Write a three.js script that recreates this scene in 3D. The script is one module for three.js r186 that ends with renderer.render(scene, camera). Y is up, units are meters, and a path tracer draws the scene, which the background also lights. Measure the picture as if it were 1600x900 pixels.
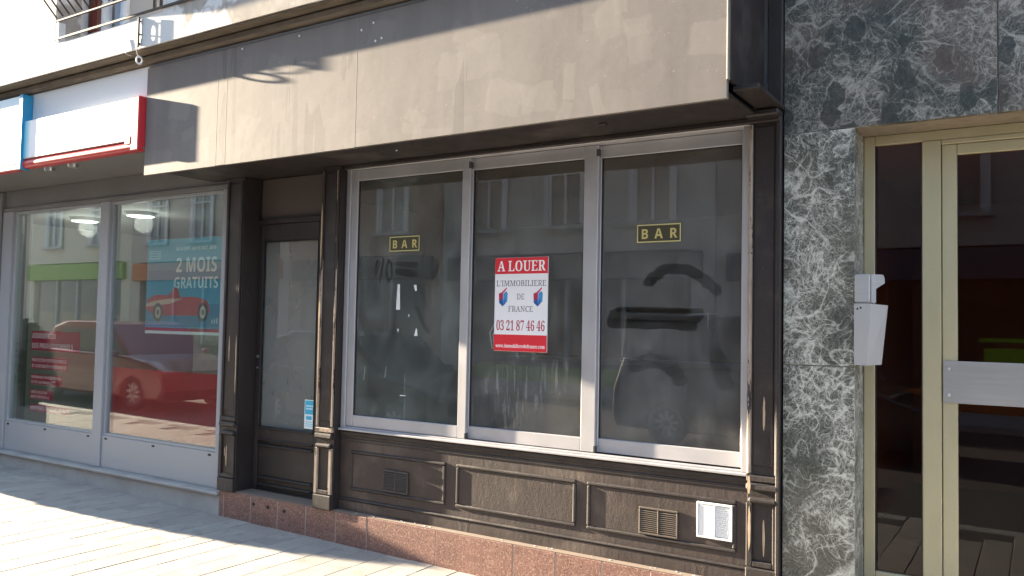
import * as THREE from 'three';
import { mergeGeometries } from 'three/addons/utils/BufferGeometryUtils.js';
import { ConvexGeometry } from 'three/addons/geometries/ConvexGeometry.js';
import { RectAreaLightUniformsLib } from 'three/addons/lights/RectAreaLightUniformsLib.js';
RectAreaLightUniformsLib.init();

// ------------------------------------------------------------------ camera, sky, sun, exposure
const scene = new THREE.Scene();
const camera = new THREE.PerspectiveCamera(38.19, 16 / 9, 0.05, 600);
camera.rotation.order = 'YXZ';
camera.position.set(0, 1.66, 4.5);
camera.rotation.set(0.04328, 0.5676, 0.01902);

const SUN = new THREE.Vector3(-1, 0.228, 0.086).normalize();   // low sun raking along the street
{
  const w = 256, h = 128, d = new Float32Array(w * h * 4);
  for (let j = 0; j < h; j++) for (let i = 0; i < w; i++) {
    const el = ((j + 0.5) / h - 0.5) * Math.PI, az = ((i + 0.5) / w - 0.5) * 2 * Math.PI;
    const x = Math.cos(el) * Math.cos(az), y = Math.sin(el), z = Math.cos(el) * Math.sin(az);
    const c = Math.max(0, x * SUN.x + y * SUN.y + z * SUN.z);
    const t = Math.pow(Math.max(0, y), 0.5), glow = 0.45 * Math.pow(c, 3) + 0.5 * Math.pow(c, 14);
    const k = 0.185;
    d.set([k * (0.82 - 0.40 * t + glow * 1.1), k * (0.94 - 0.26 * t + glow * 0.95), k * (1.12 - 0.02 * t + glow * 0.72), 1], (j * w + i) * 4);
  }
  const sky = new THREE.DataTexture(d, w, h, THREE.RGBAFormat, THREE.FloatType);
  sky.mapping = THREE.EquirectangularReflectionMapping; sky.magFilter = sky.minFilter = THREE.LinearFilter; sky.needsUpdate = true;
  scene.background = sky; scene.environment = sky;
}
const sun = new THREE.DirectionalLight(new THREE.Color().setRGB(1, 0.84, 0.62), 5);
sun.position.copy(SUN).multiplyScalar(60).add(new THREE.Vector3(-4, 2, 0)); sun.target.position.set(-4, 2, 0);
sun.castShadow = true; sun.shadow.mapSize.set(4096, 4096); sun.shadow.radius = 1;
Object.assign(sun.shadow.camera, { left: -25, right: 25, top: 20, bottom: -20, near: 1, far: 160 });
scene.add(sun, sun.target);
const renderer = new THREE.WebGLRenderer({ antialias: true });
renderer.toneMapping = THREE.LinearToneMapping;
renderer.toneMappingExposure = 9.0;
renderer.shadowMap.enabled = true;

// ------------------------------------------------------------------ helpers
let seed = 7;
const rnd = () => { seed = (seed * 1664525 + 1013904223) >>> 0; return seed / 4294967296; };
const rr = (a, b) => a + (b - a) * rnd();
const lerp = (a, b, t) => a + (b - a) * t;
const sstep = (a, b, x) => { const t = Math.min(1, Math.max(0, (x - a) / (b - a))); return t * t * (3 - 2 * t); };
const HT = new Float32Array(65536); for (let i = 0; i < 65536; i++) HT[i] = rnd();
function vn(x, y) {                                    // value noise 0..1
  const xi = Math.floor(x), yi = Math.floor(y), fx = x - xi, fy = y - yi;
  const u = fx * fx * (3 - 2 * fx), v = fy * fy * (3 - 2 * fy);
  const X0 = xi & 255, X1 = (xi + 1) & 255, Y0 = (yi & 255) << 8, Y1 = ((yi + 1) & 255) << 8;
  const a = HT[Y0 | X0], b = HT[Y0 | X1], c = HT[Y1 | X0], e = HT[Y1 | X1];
  return a + (b - a) * u + (c - a + (a - b - c + e) * u) * v;
}
function fbm(x, y, o = 4) { let s = 0, a = 0.5, n = 0; for (let i = 0; i < o; i++) { s += a * vn(x, y); n += a; x = x * 2.03 + 17.3; y = y * 2.03 + 9.1; a *= 0.5; } return s / n; }
const enc = v => { v = Math.min(1, Math.max(0, v)); return 255 * (v <= 0.0031308 ? 12.92 * v : 1.055 * Math.pow(v, 1 / 2.4) - 0.055); };
// texture from fn(u metres, v metres) -> [r,g,b(,a)] linear; covers mw x mh metres
function tex(px, py, mw, mh, fn, srgb = true, wrap = true) {
  const d = new Uint8Array(px * py * 4);
  for (let j = 0; j < py; j++) for (let i = 0; i < px; i++) {
    const c = fn((i + 0.5) / px * mw, (j + 0.5) / py * mh), o = (j * px + i) * 4;
    if (typeof c === 'number') { d[o] = d[o + 1] = d[o + 2] = 255 * Math.min(1, Math.max(0, c)); d[o + 3] = 255; }
    else { for (let k = 0; k < 3; k++) d[o + k] = srgb ? enc(c[k]) : 255 * c[k]; d[o + 3] = c[3] === undefined ? 255 : 255 * Math.min(1, Math.max(0, c[3])); }
  }
  const t = new THREE.DataTexture(d, px, py, THREE.RGBAFormat);
  t.magFilter = THREE.LinearFilter; t.minFilter = THREE.LinearMipmapLinearFilter; t.generateMipmaps = true;
  t.wrapS = t.wrapT = wrap ? THREE.MirroredRepeatWrapping : THREE.ClampToEdgeWrapping;
  t.repeat.set(1 / mw, 1 / mh);
  if (srgb) t.colorSpace = THREE.SRGBColorSpace;
  t.needsUpdate = true; return t;
}
function canvasTex(w, h, draw) {
  const c = document.createElement('canvas'); c.width = w; c.height = h; const g = c.getContext('2d'); draw(g, w, h);
  const t = new THREE.CanvasTexture(c); t.colorSpace = THREE.SRGBColorSpace; t.anisotropy = 8; return t;
}
const lin = (r, g, b) => new THREE.Color().setRGB(r, g, b);
const mat = (c, rough, o = {}) => new THREE.MeshPhysicalMaterial({ color: lin(...c), roughness: rough, ...o });
const tmat = (map, rough, o = {}) => new THREE.MeshPhysicalMaterial({ map, roughness: rough, ...o });

// chamfered box, uv in metres by dominant axis
const boxCache = new Map();
function cb(x0, x1, y0, y1, z0, z1, b = 0.003) {
  b = Math.min(b, (x1 - x0) * 0.45, (y1 - y0) * 0.45, (z1 - z0) * 0.45);
  const P = [], N = [], U = [];
  const C = [(x0 + x1) / 2, (y0 + y1) / 2, (z0 + z1) / 2], Hh = [(x1 - x0) / 2, (y1 - y0) / 2, (z1 - z0) / 2];
  const pt = (s, ax) => [0, 1, 2].map(k => C[k] + s[k] * (Hh[k] - (k === ax ? 0 : b)));
  const face = (pts, n) => {
    const l = Math.hypot(...n); n = n.map(v => v / l);
    const a = new THREE.Vector3(...pts[0]), e1 = new THREE.Vector3(...pts[1]).sub(a), e2 = new THREE.Vector3(...pts[2]).sub(a);
    if (e1.cross(e2).dot(new THREE.Vector3(...n)) < 0) pts = pts.slice().reverse();
    const ax = [0, 1, 2].sort((p, q) => Math.abs(n[q]) - Math.abs(n[p]))[0];
    for (let i = 1; i + 1 < pts.length; i++) for (const p of [pts[0], pts[i], pts[i + 1]]) {
      P.push(...p); N.push(...n); U.push(...(ax === 0 ? [p[2], p[1]] : ax === 1 ? [p[0], p[2]] : [p[0], p[1]]));
    }
  };
  for (let a = 0; a < 3; a++) for (const s of [-1, 1]) {
    const u = (a + 1) % 3, v = (a + 2) % 3, q = [];
    for (const [p, r] of [[-1, -1], [1, -1], [1, 1], [-1, 1]]) { const t = [0, 0, 0]; t[a] = s; t[u] = p; t[v] = r; q.push(pt(t, a)); }
    const n = [0, 0, 0]; n[a] = s; face(q, n);
  }
  for (let a = 0; a < 3; a++) { const u = (a + 1) % 3, v = (a + 2) % 3; for (const p of [-1, 1]) for (const r of [-1, 1]) {
    const q = []; for (const [s, ax] of [[-1, u], [1, u], [1, v], [-1, v]]) { const t = [0, 0, 0]; t[a] = s; t[u] = p; t[v] = r; const w = [0, 1, 2].map(k => C[k] + t[k] * (Hh[k] - (k === ax ? 0 : b))); q.push(w); }
    const n = [0, 0, 0]; n[u] = p; n[v] = r; face(q, n); } }
  for (const sx of [-1, 1]) for (const sy of [-1, 1]) for (const sz of [-1, 1]) { const t = [sx, sy, sz]; face([pt(t, 0), pt(t, 1), pt(t, 2)], t); }
  const g = new THREE.BufferGeometry();
  g.setAttribute('position', new THREE.Float32BufferAttribute(P, 3)); g.setAttribute('normal', new THREE.Float32BufferAttribute(N, 3)); g.setAttribute('uv', new THREE.Float32BufferAttribute(U, 2));
  return g;
}
// upright sheet facing +z, uv 0..1
function card(x0, x1, y0, y1, z, t = 0.001) { const g = new THREE.PlaneGeometry(x1 - x0, y1 - y0); g.translate((x0 + x1) / 2, (y0 + y1) / 2, z); return g; }
// upright sheet facing +z with uv in metres
function sheet(x0, x1, y0, y1, z) {
  const g = new THREE.PlaneGeometry(x1 - x0, y1 - y0); g.translate((x0 + x1) / 2, (y0 + y1) / 2, z);
  const p = g.attributes.position, u = g.attributes.uv; for (let i = 0; i < p.count; i++) u.setXY(i, p.getX(i), p.getY(i)); return g;
}
function tube(pts, r, seg = 8, n = 0) { const c = new THREE.CatmullRomCurve3(pts.map(p => new THREE.Vector3(...p)), false, 'catmullrom', 0.3); return new THREE.TubeGeometry(c, n || Math.max(1, (pts.length - 1) * 6), r, seg, false); }
function rod(a, b, r, seg = 8) { const A = new THREE.Vector3(...a), B = new THREE.Vector3(...b), d = B.clone().sub(A); const g = new THREE.CylinderGeometry(r, r, d.length(), seg); g.applyQuaternion(new THREE.Quaternion().setFromUnitVectors(new THREE.Vector3(0, 1, 0), d.clone().normalize())); g.translate(...A.add(B).multiplyScalar(0.5).toArray()); return g; }
function strip(gs) { return gs.map(g => { g = g.index ? g.toNonIndexed() : g; for (const k of Object.keys(g.attributes)) if (!['position', 'normal', 'uv'].includes(k)) g.deleteAttribute(k); return g; }); }
const used = new Map();
function numbered(n) { const k = used.get(n) || 0; used.set(n, k + 1); return k ? `${n}_${String(k).padStart(3, '0')}` : n; }
function obj(name, geo, m, parent = scene, label) {
  const g = Array.isArray(geo) ? (geo.length === 1 ? geo[0] : mergeGeometries(strip(geo))) : geo;
  const o = new THREE.Mesh(g, m); o.name = parent === scene ? numbered(name) : name; o.castShadow = o.receiveShadow = true;
  if (label) o.userData.label = label; parent.add(o); return o;
}
function tag(o, label, category, group) { o.userData.label = label; o.userData.category = category; if (group) o.userData.group = group; return o; }
function thing(name, label, category, pos = [0, 0, 0], group) { const o = new THREE.Group(); o.name = numbered(name); o.position.set(...pos); scene.add(o); return tag(o, label, category, group); }
function part(name, parent, label) { const o = new THREE.Group(); o.name = name; parent.add(o); if (label) o.userData.label = label; return o; }
function struct(o) { o.userData.kind = 'structure'; return o; }
function sgroup(name) { const o = new THREE.Group(); o.name = numbered(name); scene.add(o); return struct(o); }
const GS = -0.012, gy = x => 0.017 + GS * x;          // the street falls gently to the right

// ------------------------------------------------------------------ materials
const mix3 = (a, b, t) => [lerp(a[0], b[0], t), lerp(a[1], b[1], t), lerp(a[2], b[2], t)];
// green serpentine marble: dark ground under a felted web of thin white veins
function marbleFn(dark, pale, warm, amount, pebbles) {
  const ridge = (x, y, k) => Math.max(0, 1 - Math.abs(2 * vn(x, y) - 1) * k);
  return (u, v) => {
    const wx = fbm(u * 9 + 5, v * 9, 4) - 0.5, wy = fbm(u * 9 + 40, v * 9 + 7, 4) - 0.5, gx = fbm(u * 3 + 2, v * 3 + 6, 3) - 0.5, gy2 = fbm(u * 3 + 22, v * 3 + 16, 3) - 0.5;
    const x = u + wx * 0.07 + gx * 0.12, y = v + wy * 0.07 + gy2 * 0.12, grain = vn(u * 420, v * 420);
    const cloud = sstep(0.32, 0.66, fbm(u * 5 + 3, v * 4 + 9, 4));
    let m = 0;
    for (let i = 0; i < 7; i++) {                      // tangled hair veins, each layer turned and broken up
      const an = 0.5 + i * 0.83, c = Math.cos(an), n = Math.sin(an), f = 24 + i * 13, s = (x * c + y * n) * f + i * 13.7, t = (-x * n + y * c) * f * 0.38 + i * 5.1;
      const r = ridge(s, t, 7.5 - i * 0.55); if (r > 0) m += r * (0.8 - i * 0.05) * sstep(0.4, 0.62, vn(u * (7 + i) + i * 9, v * (6 + i) + 3 * i) * 0.75 + 0.25 * cloud);
    }
    const fine = ridge(x * 170 + 31, y * 120 + 3, 2.6) * 0.28 + ridge(x * 250 + 9, y * 260, 2.4) * 0.22;
    const big = Math.pow(ridge(x * 3.4 + y * 3.1 + 1, -x * 5 + y * 6.5 + 3, 15), 1.1) * sstep(0.45, 0.62, fbm(u * 5 + 80, v * 5, 2));
    m = (m * 0.75 + fine * (0.5 + 0.45 * cloud)) * amount * (0.65 + 0.7 * grain) + big * 0.7 * (0.6 + 0.6 * grain);
    if (pebbles) { const px = u * 7, py = v * 4.6, ix = Math.floor(px), iy = Math.floor(py); let d1 = 9, id = 0; for (let a = -1; a < 2; a++) for (let c = -1; c < 2; c++) { const h = HT[((iy + c) & 255) << 8 | ((ix + a) & 255)], h2 = HT[((iy + c + 91) & 255) << 8 | ((ix + a + 37) & 255)]; const d = Math.hypot(px - ix - a - h, (py - iy - c - h2) * 1.0) + 0.35 * (fbm(u * 30, v * 30, 2) - 0.5); if (d < d1) { d1 = d; id = HT[((iy + c + 11) & 255) << 8 | ((ix + a + 7) & 255)]; } }
      const r = 0.16 + 0.2 * id; if (id > 0.45) { m *= lerp(0.22, 1, sstep(r - 0.04, r + 0.02, d1)); m += 0.35 * Math.max(0, 1 - Math.abs(d1 - r - 0.03) * 34) * (fbm(u * 20, v * 20, 2) > 0.5 ? 1 : 0.2); } }
    const base = mix3(dark, warm, sstep(0.42, 0.66, fbm(u * 2.2 + 60, v * 2.2 + 20, 4)));
    return mix3(base.map(c => c * (0.7 + 0.6 * fbm(u * 60, v * 60, 2))), pale, Math.min(0.95, m));
  };
}
const T = {};
T.marbleA = tex(1024, 2048, 0.9, 1.8, marbleFn([0.045, 0.049, 0.039], [0.62, 0.61, 0.53], [0.08, 0.075, 0.056], 0.86, false));
T.marbleB = tex(1024, 1024, 1.2, 1.2, marbleFn([0.030, 0.036, 0.031], [0.37, 0.35, 0.30], [0.085, 0.064, 0.05], 0.8, true));
T.granite = tex(768, 768, 0.6, 0.6, (u, v) => {
  const a = vn(u * 260, v * 260), b = vn(u * 150 + 9, v * 150 + 4), c = fbm(u * 12, v * 12, 3);
  let k = [0.205, 0.102, 0.08].map(q => q * (0.75 + 0.5 * c));
  if (b > 0.68) k = mix3(k, [0.36, 0.22, 0.16], 0.75); if (a < 0.24) k = mix3(k, [0.045, 0.03, 0.028], 0.75); if (a > 0.9) k = mix3(k, [0.42, 0.34, 0.28], 0.6);
  return k;
});
T.paint = tex(1024, 1024, 1.6, 1.6, (u, v) => {        // dark brown gloss paint, rubbed and dusty
  const a = fbm(u * 5, v * 2.2, 5), b = fbm(u * 60, v * 9, 3), s = vn(u * 210, v * 210);
  let k = [0.026, 0.0195, 0.018].map(q => q * (0.66 + 0.45 * a + 0.28 * b));
  k = mix3(k, [0.115, 0.095, 0.08], 0.45 * sstep(0.5, 0.78, fbm(u * 3.2 + 8, v * 3.9 + 2, 5)) * (0.4 + 0.9 * b));
  if (s > 0.955) k = mix3(k, [0.22, 0.19, 0.165], 0.55);
  return k;
});
T.paintR = tex(512, 512, 1.6, 1.6, (u, v) => 0.42 + 0.35 * fbm(u * 6 + 3, v * 6, 5), false);
T.paintB = tex(512, 512, 0.8, 0.8, (u, v) => 0.6 * fbm(u * 40, v * 12, 4) + 0.4 * fbm(u * 130, v * 130, 2), false);
const wornFn = bias => (u, v) => {                      // bare wood where the paint has chipped off an edge
  const e = fbm(u * 30 + 3, v * 5, 4) + 0.3 * (fbm(u * 90, v * 60, 3) - 0.5) + bias(v);
  const wood = mix3([0.24, 0.15, 0.085], [0.46, 0.40, 0.34], fbm(u * 90, v * 5 + 4, 3)).map(q => q * (0.6 + 0.7 * fbm(u * 200, v * 22, 3)));
  return mix3([0.045, 0.036, 0.032], wood, sstep(0.47, 0.53, e));
};
T.worn = tex(256, 1024, 0.16, 3.0, wornFn(v => 0.10 - 0.26 * sstep(1.5, 2.4, v))); T.wornR = tex(256, 1024, 0.16, 3.0, wornFn(v => 0.12));
T.woodChip = tex(128, 512, 0.1, 0.6, (u, v) => mix3([0.34, 0.215, 0.11], [0.56, 0.45, 0.32], fbm(u * 130, v * 20, 3)).map(q => q * (0.7 + 0.6 * fbm(u * 300, v * 30, 2))));
const FX0 = -5.85, FX1 = -1.262, FY0 = 2.755, FY1 = 3.59;
{ // fascia: flat taupe paint over sheet metal, touched-up patches, runs and scuffs
  const w = FX1 - FX0, h = FY1 - FY0, patches = [];
  for (let i = 0; i < 60; i++) patches.push([rr(0.2, w), Math.pow(rnd(), 1.6) * h * 0.85, rr(0.03, 0.15), rr(0.03, 0.12), rr(0.12, 0.55), rr(-0.5, 0.5)]);
  const f = (u, v) => {
    const a = fbm(u * 1.6, v * 2.4, 5), b = fbm(u * 9, v * 1.4 + 3, 4), c = fbm(u * 55, v * 55, 3), run = fbm(u * 26, v * 0.9, 3);
    let k = [0.178, 0.157, 0.142].map((q, i) => q * (0.72 + 0.28 * a + 0.22 * b + 0.1 * c + 0.1 * run));
    for (const [px, py, pw, ph, s, r] of patches) {
      const dx = u - px, dy = v - py, x = dx * Math.cos(r) + dy * Math.sin(r), y = -dx * Math.sin(r) + dy * Math.cos(r);
      const e = Math.max(Math.abs(x) / pw, Math.abs(y) / ph) + 0.55 * (fbm(u * 14 + px * 9, v * 14, 3) - 0.5);
      if (e < 1) k = mix3(k, [0.26, 0.232, 0.206], s * 0.85 * sstep(1, 0.86, e));
    }
    const sc = vn(u * 130, v * 130); if (sc > 0.965) k = mix3(k, [0.5, 0.46, 0.4], 0.5);
    if (fbm(u * 3 + 55, v * 0.7 + 5, 4) > 0.62 && run > 0.5) k = k.map(q => q * 0.8);
    return k;
  };
  T.fascia = tex(2048, 512, w, h, f); T.fascia.offset.set(-FX0 / w, -FY0 / h);
  T.fasciaB = tex(1024, 256, w, h, (u, v) => { let q = 0.45 * fbm(u * 2.2, v * 3.5, 4) + 0.12 * fbm(u * 18, v * 18, 3); for (const [px, py, pw, ph, s] of patches) { const e = Math.max(Math.abs(u - px) / pw, Math.abs(v - py) / ph) + 0.6 * (fbm(u * 14 + px * 9, v * 14, 3) - 0.5); q += 0.07 * s * sstep(1, 0.75, e); } return q; }, false);
  T.fasciaB.offset.set(-FX0 / w, -FY0 / h);
}
T.slab = tex(1024, 1024, 2.4, 2.4, (u, v) => { const a = fbm(u * 3, v * 3, 5), s = vn(u * 210, v * 210), t = vn(u * 95 + 5, v * 95); let k = [0.345, 0.318, 0.288].map(q => q * (0.8 + 0.4 * a)); if (s > 0.8) k = k.map(q => q * 0.8); if (t > 0.9) k = k.map(q => q * 1.1); if (fbm(u * 7 + 30, v * 7, 4) > 0.66) k = k.map(q => q * 0.86); return k; });
T.concrete = tex(512, 512, 1.6, 1.6, (u, v) => { const a = fbm(u * 4, v * 4, 5), s = vn(u * 180, v * 180); return [0.36, 0.345, 0.325].map(q => q * (0.72 + 0.5 * a) * (s > 0.85 ? 0.85 : 1)); });
T.asphalt = tex(512, 512, 3, 3, (u, v) => { const a = fbm(u * 2, v * 2, 4), s = vn(u * 120, v * 120); return [0.06, 0.058, 0.056].map(q => q * (0.6 + 0.5 * a + 0.5 * s)); });
T.render = tex(2048, 512, 9, 2.2, (u, v) => {         // white render, peeling and stained towards the right-hand end
  const X = u - 10, a = fbm(u * 2.4, v * 2.4, 5), p = fbm(u * 2.1 + 90, v * 2.3 + 4, 5), c = fbm(u * 16, v * 11, 4), cr = 1 - Math.abs(2 * fbm(u * 3 + 5, v * 2, 4) - 1) * 22;
  let k = [0.76, 0.745, 0.71].map(q => q * (0.9 + 0.14 * a));
  const bare = sstep(0.56, 0.64, p + 0.16 * (c - 0.5) + 0.17 * sstep(-5.1, -4.5, X) - 0.3 * sstep(-5.1, -5.5, X)); k = mix3(k, [0.36, 0.315, 0.26].map(q => q * (0.65 + 0.7 * c)), 0.85 * bare);
  if (cr > 0) k = mix3(k, [0.3, 0.26, 0.22], 0.5 * cr * sstep(-5.4, -5, X));
  return k;
}); T.render.offset.set(10 / 9, -3.6 / 2.2);
T.brownSoffit = tex(512, 128, 4, 1, (u, v) => { const a = fbm(u * 2, v * 6, 5), c = fbm(u * 9, v * 30, 3); return mix3([0.12, 0.095, 0.072], [0.2, 0.165, 0.12], a).map(q => q * (0.7 + 0.6 * c)); });
T.alu = tex(256, 512, 0.5, 1, (u, v) => { const a = fbm(u * 5, v * 5, 4); return [0.5, 0.49, 0.505].map(q => q * (0.86 + 0.22 * a)); });
T.cream = tex(256, 512, 0.6, 1.2, (u, v) => { const a = fbm(u * 9, v * 3, 4), s = vn(u * 190, v * 190); return [0.50, 0.445, 0.285].map(q => q * (0.88 + 0.2 * a) * (s > 0.965 ? 0.7 : 1)); });
T.grey = tex(512, 512, 2, 2, (u, v) => { const a = fbm(u * 2.4, v * 2.4, 5), c = fbm(u * 40, v * 40, 2); return [0.185, 0.18, 0.178].map(q => q * (0.85 + 0.24 * a + 0.06 * c)); });

const M = {
  marbleA: tmat(T.marbleA, 0.42), marbleB: tmat(T.marbleB, 0.42), granite: tmat(T.granite, 0.5),
  paint: new THREE.MeshPhysicalMaterial({ map: T.paint, roughness: 0.9, roughnessMap: T.paintR, bumpMap: T.paintB, bumpScale: 0.0012 }),
  worn: tmat(T.worn, 0.8), wornR: tmat(T.wornR, 0.8), chip: tmat(T.woodChip, 0.85),
  fascia: tmat(T.fascia, 0.72, { bumpMap: T.fasciaB, bumpScale: 0.0022 }),
  slab: tmat(T.slab, 0.85), joint: mat([0.075, 0.07, 0.065], 0.95), concrete: tmat(T.concrete, 0.88), asphalt: tmat(T.asphalt, 0.9),
  render: tmat(T.render, 0.9), brown: tmat(T.brownSoffit, 0.85), alu: tmat(T.alu, 0.42, { metalness: 0.4 }), cream: tmat(T.cream, 0.42, { metalness: 0.25 }), grey: tmat(T.grey, 0.5),
  greyPanel: mat([0.33, 0.345, 0.365], 0.38), aluDark: mat([0.05, 0.05, 0.05], 0.6),
  panelling: mat([0.13, 0.085, 0.055], 0.6), tileFloor: mat([0.2, 0.16, 0.13], 0.6), hallWall: mat([0.5, 0.36, 0.28], 0.7),
  paintWarm: new THREE.MeshPhysicalMaterial({ map: T.paint, color: lin(1.6, 1.5, 1.44), roughness: 0.9, roughnessMap: T.paintR, bumpMap: T.paintB, bumpScale: 0.0012 }), ledge: mat([0.2, 0.155, 0.12], 0.85), seam: mat([0.22, 0.195, 0.17], 0.7),
  boardBrown: mat([0.105, 0.083, 0.072], 0.75), grout: mat([0.38, 0.33, 0.28], 0.95),
  glass: new THREE.MeshPhysicalMaterial({ color: 0xffffff, roughness: 0, transmission: 1, thickness: 0, ior: 1.72 }),
  glassGreen: new THREE.MeshPhysicalMaterial({ color: lin(0.82, 0.88, 0.86), roughness: 0, transmission: 1, thickness: 0, ior: 1.85 }),
  bronze: new THREE.MeshPhysicalMaterial({ color: lin(0.55, 0.34, 0.27), roughness: 0, transmission: 1, thickness: 0, ior: 1.48 }),
  iron: mat([0.06, 0.05, 0.045], 0.6, { metalness: 0.4 }), steel: mat([0.55, 0.55, 0.56], 0.32, { metalness: 0.85 }), white: mat([0.78, 0.78, 0.77], 0.5),
  red: mat([0.56, 0.035, 0.045], 0.3), blue: mat([0.03, 0.30, 0.52], 0.35), black: mat([0.015, 0.015, 0.016], 0.5),
};
const bumpA = T.marbleA;

// ------------------------------------------------------------------ ground: pavement, kerb, road
{
  const g = sgroup('pavement'); g.position.y = 0.017; g.rotation.z = Math.atan(GS);
  obj('bedding', cb(-30, 14, -0.2, -0.006, -0.5, 2.9), M.joint, g);
  const geos = []; for (let k = 0; k < 8; k++) { const q = cb(-0.0974, 0.0974, -0.05, 0, -0.2985, 0.2985, 0.003), o = k * 0.37; const u = q.attributes.uv; for (let i = 0; i < u.count; i++) u.setXY(i, u.getX(i) + o, u.getY(i) + o * 1.7); geos.push(q); }
  const tones = [0.95, 0.98, 1.02, 1.05].map(k => { const m = M.slab.clone(); m.color.setRGB(k, k, k * 0.985); return m; });
  const rest = [];
  for (let i = 0; i < 190; i++) { const x = -26 + i * 0.2 + 0.1, off = [0, 0.3, 0.15, 0.45][i % 4];
    for (let j = -1; j < 8; j++) { const z = -0.05 + off - 0.3 + j * 0.6 + 0.3; if (z > 2.65 || z < -0.25) continue;
      const inView = x > -9.9 && x < -0.4 && z < 3.3, dy = rr(-0.0012, 0.0012);
      if (inView) { const o = obj('paving_slab', geos[(i * 3 + j * 5) % 8], tones[Math.floor(rnd() * 4)], g); o.position.set(x, dy, z); o.rotation.set(rr(-0.003, 0.003), 0, rr(-0.005, 0.005)); }
      else { const q = geos[(i + j) % 8].clone(); q.translate(x, dy, z); rest.push(q); } } }
  const r = obj('paving_slabs_beyond', rest, M.slab, g); r.userData.kind = 'stuff';
  const k = sgroup('kerb'); k.position.y = 0.017; k.rotation.z = Math.atan(GS);
  for (let i = 0; i < 44; i++) obj('kerb_stone', cb(-30 + i, -30 + i + 0.994, -0.3, 0.0, 2.9, 3.1, 0.012), M.concrete, k);
  const road = struct(obj('road', cb(-90, 40, -0.5, -0.12, 3.1, 11.8, 0.002), M.asphalt)); road.position.y = 0.017; road.rotation.z = Math.atan(GS);
  const op = struct(obj('opposite_pavement', cb(-90, 40, -0.5, 0.0, 11.8, 14.4, 0.01), M.concrete)); op.position.y = 0.017; op.rotation.z = Math.atan(GS);
  const base = struct(obj('ground', new THREE.PlaneGeometry(600, 600).rotateX(-Math.PI / 2), M.concrete)); base.position.set(0, -0.6, 0); base.rotation.z = Math.atan(GS);
}

// ------------------------------------------------------------------ white rendered apartment building over the shops
const WZ = 0.775, SB = 3.70;                            // front plane and underside of the upper wall
{
  const b = thing('apartment_building', 'white rendered apartment storey with peeling paint overhanging the shop fascias', 'building');
  obj('wall', [cb(-26, -7.8, SB, 11, 0.1, WZ, 0), cb(-7.8, -6.97, SB, 11, 0.56, WZ, 0), cb(-5.5, -1.2, SB, 11, 0.1, WZ, 0), cb(-6.97, -5.5, SB, 3.93, 0.1, WZ, 0), cb(-6.97, -5.5, 6.2, 11, 0.1, WZ, 0)], M.render, b);
  obj('core_wall', [cb(-26, -10.8, -0.2, 11, -4, 0.0), cb(-10.8, 1.9, 2.86, 11, -4, -0.02), cb(-10.8, 1.9, -0.3, 2.86, -4.4, -4)], M.concrete, b);
  obj('soffit', cb(-26, -1.2, SB - 0.012, SB - 0.002, 0.1, WZ - 0.012), M.brown, b);
  obj('drip_moulding', cb(-26, -1.25, SB - 0.075, SB - 0.013, 0.6, 0.68, 0.015), M.brown, b);
  // window set back behind the railing
  obj('recess_wall', [cb(-7.8, -7.08, 3.93, 6.2, 0.45, 0.5), cb(-6.36, -5.5, 3.93, 6.2, 0.45, 0.5)], mat([0.5, 0.46, 0.41], 0.85), b);
  const w = part('balcony_window', b, 'tall window with red and pale blue curtains');
  obj('frame', [cb(-7.08, -7.03, 3.93, 6.1, 0.46, 0.53), cb(-6.72, -6.67, 3.93, 6.1, 0.46, 0.53), cb(-6.41, -6.36, 3.93, 6.1, 0.46, 0.53)], M.white, w);
  obj('pane', [card(-7.03, -6.72, 3.94, 6.1, 0.49), card(-6.67, -6.41, 3.94, 6.1, 0.49)], M.glass, w);
  for (const [x0, x1, c] of [[-7.03, -6.94, [0.3, 0.06, 0.035]], [-6.94, -6.83, [0.30, 0.06, 0.035]], [-6.83, -6.67, [0.16, 0.13, 0.1]], [-6.66, -6.41, [0.34, 0.42, 0.52]]]) {
    const g = new THREE.PlaneGeometry(x1 - x0, 2.2, 24, 1), p = g.attributes.position; for (let i = 0; i < p.count; i++) p.setZ(i, 0.012 * Math.sin(p.getX(i) * 150)); g.computeVertexNormals(); g.translate((x0 + x1) / 2, 5.0, 0.44);
    obj('curtain', g, mat(c, 0.95, { side: THREE.DoubleSide }), w);
  }
  obj('room_back', [cb(-7.8, -5.5, 3.9, 6.3, 0.12, 0.2)], M.hallWall, b);
}
{
  const r = thing('balcony_railing', 'dark iron railing with bellied bars in front of the upstairs window', 'railing');
  obj('bottom_rail', cb(-6.95, -5.0, 3.955, 3.975, WZ + 0.001, WZ + 0.014, 0.003), M.iron, r);
  obj('middle_rail', cb(-6.95, -5.52, 4.115, 4.132, WZ - 0.01, WZ + 0.006, 0.003), M.iron, r);
  obj('post', rod([-5.62, 3.97, WZ - 0.01], [-5.62, 5.0, WZ - 0.01], 0.013), M.iron, r); obj('post', rod([-5.54, 3.97, WZ - 0.01], [-5.54, 5.0, WZ - 0.01], 0.013), M.iron, r);
  obj('post', cb(-6.965, -6.92, 3.931, 4.113, WZ - 0.06, WZ - 0.001), M.white, r);
  obj('top_rail', cb(-6.98, -5.52, 4.98, 5.01, WZ + 0.02, WZ + 0.06, 0.004), M.iron, r);
  for (let i = 0; i < 14; i++) { const x = -6.9 + i * 0.094; obj('bar', tube([[x, 4.13, WZ + 0.03], [x, 4.3, WZ + 0.18], [x, 4.55, WZ + 0.23], [x, 4.8, WZ + 0.13], [x, 4.99, WZ + 0.04]], 0.007, 6), M.iron, r); }
}
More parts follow.
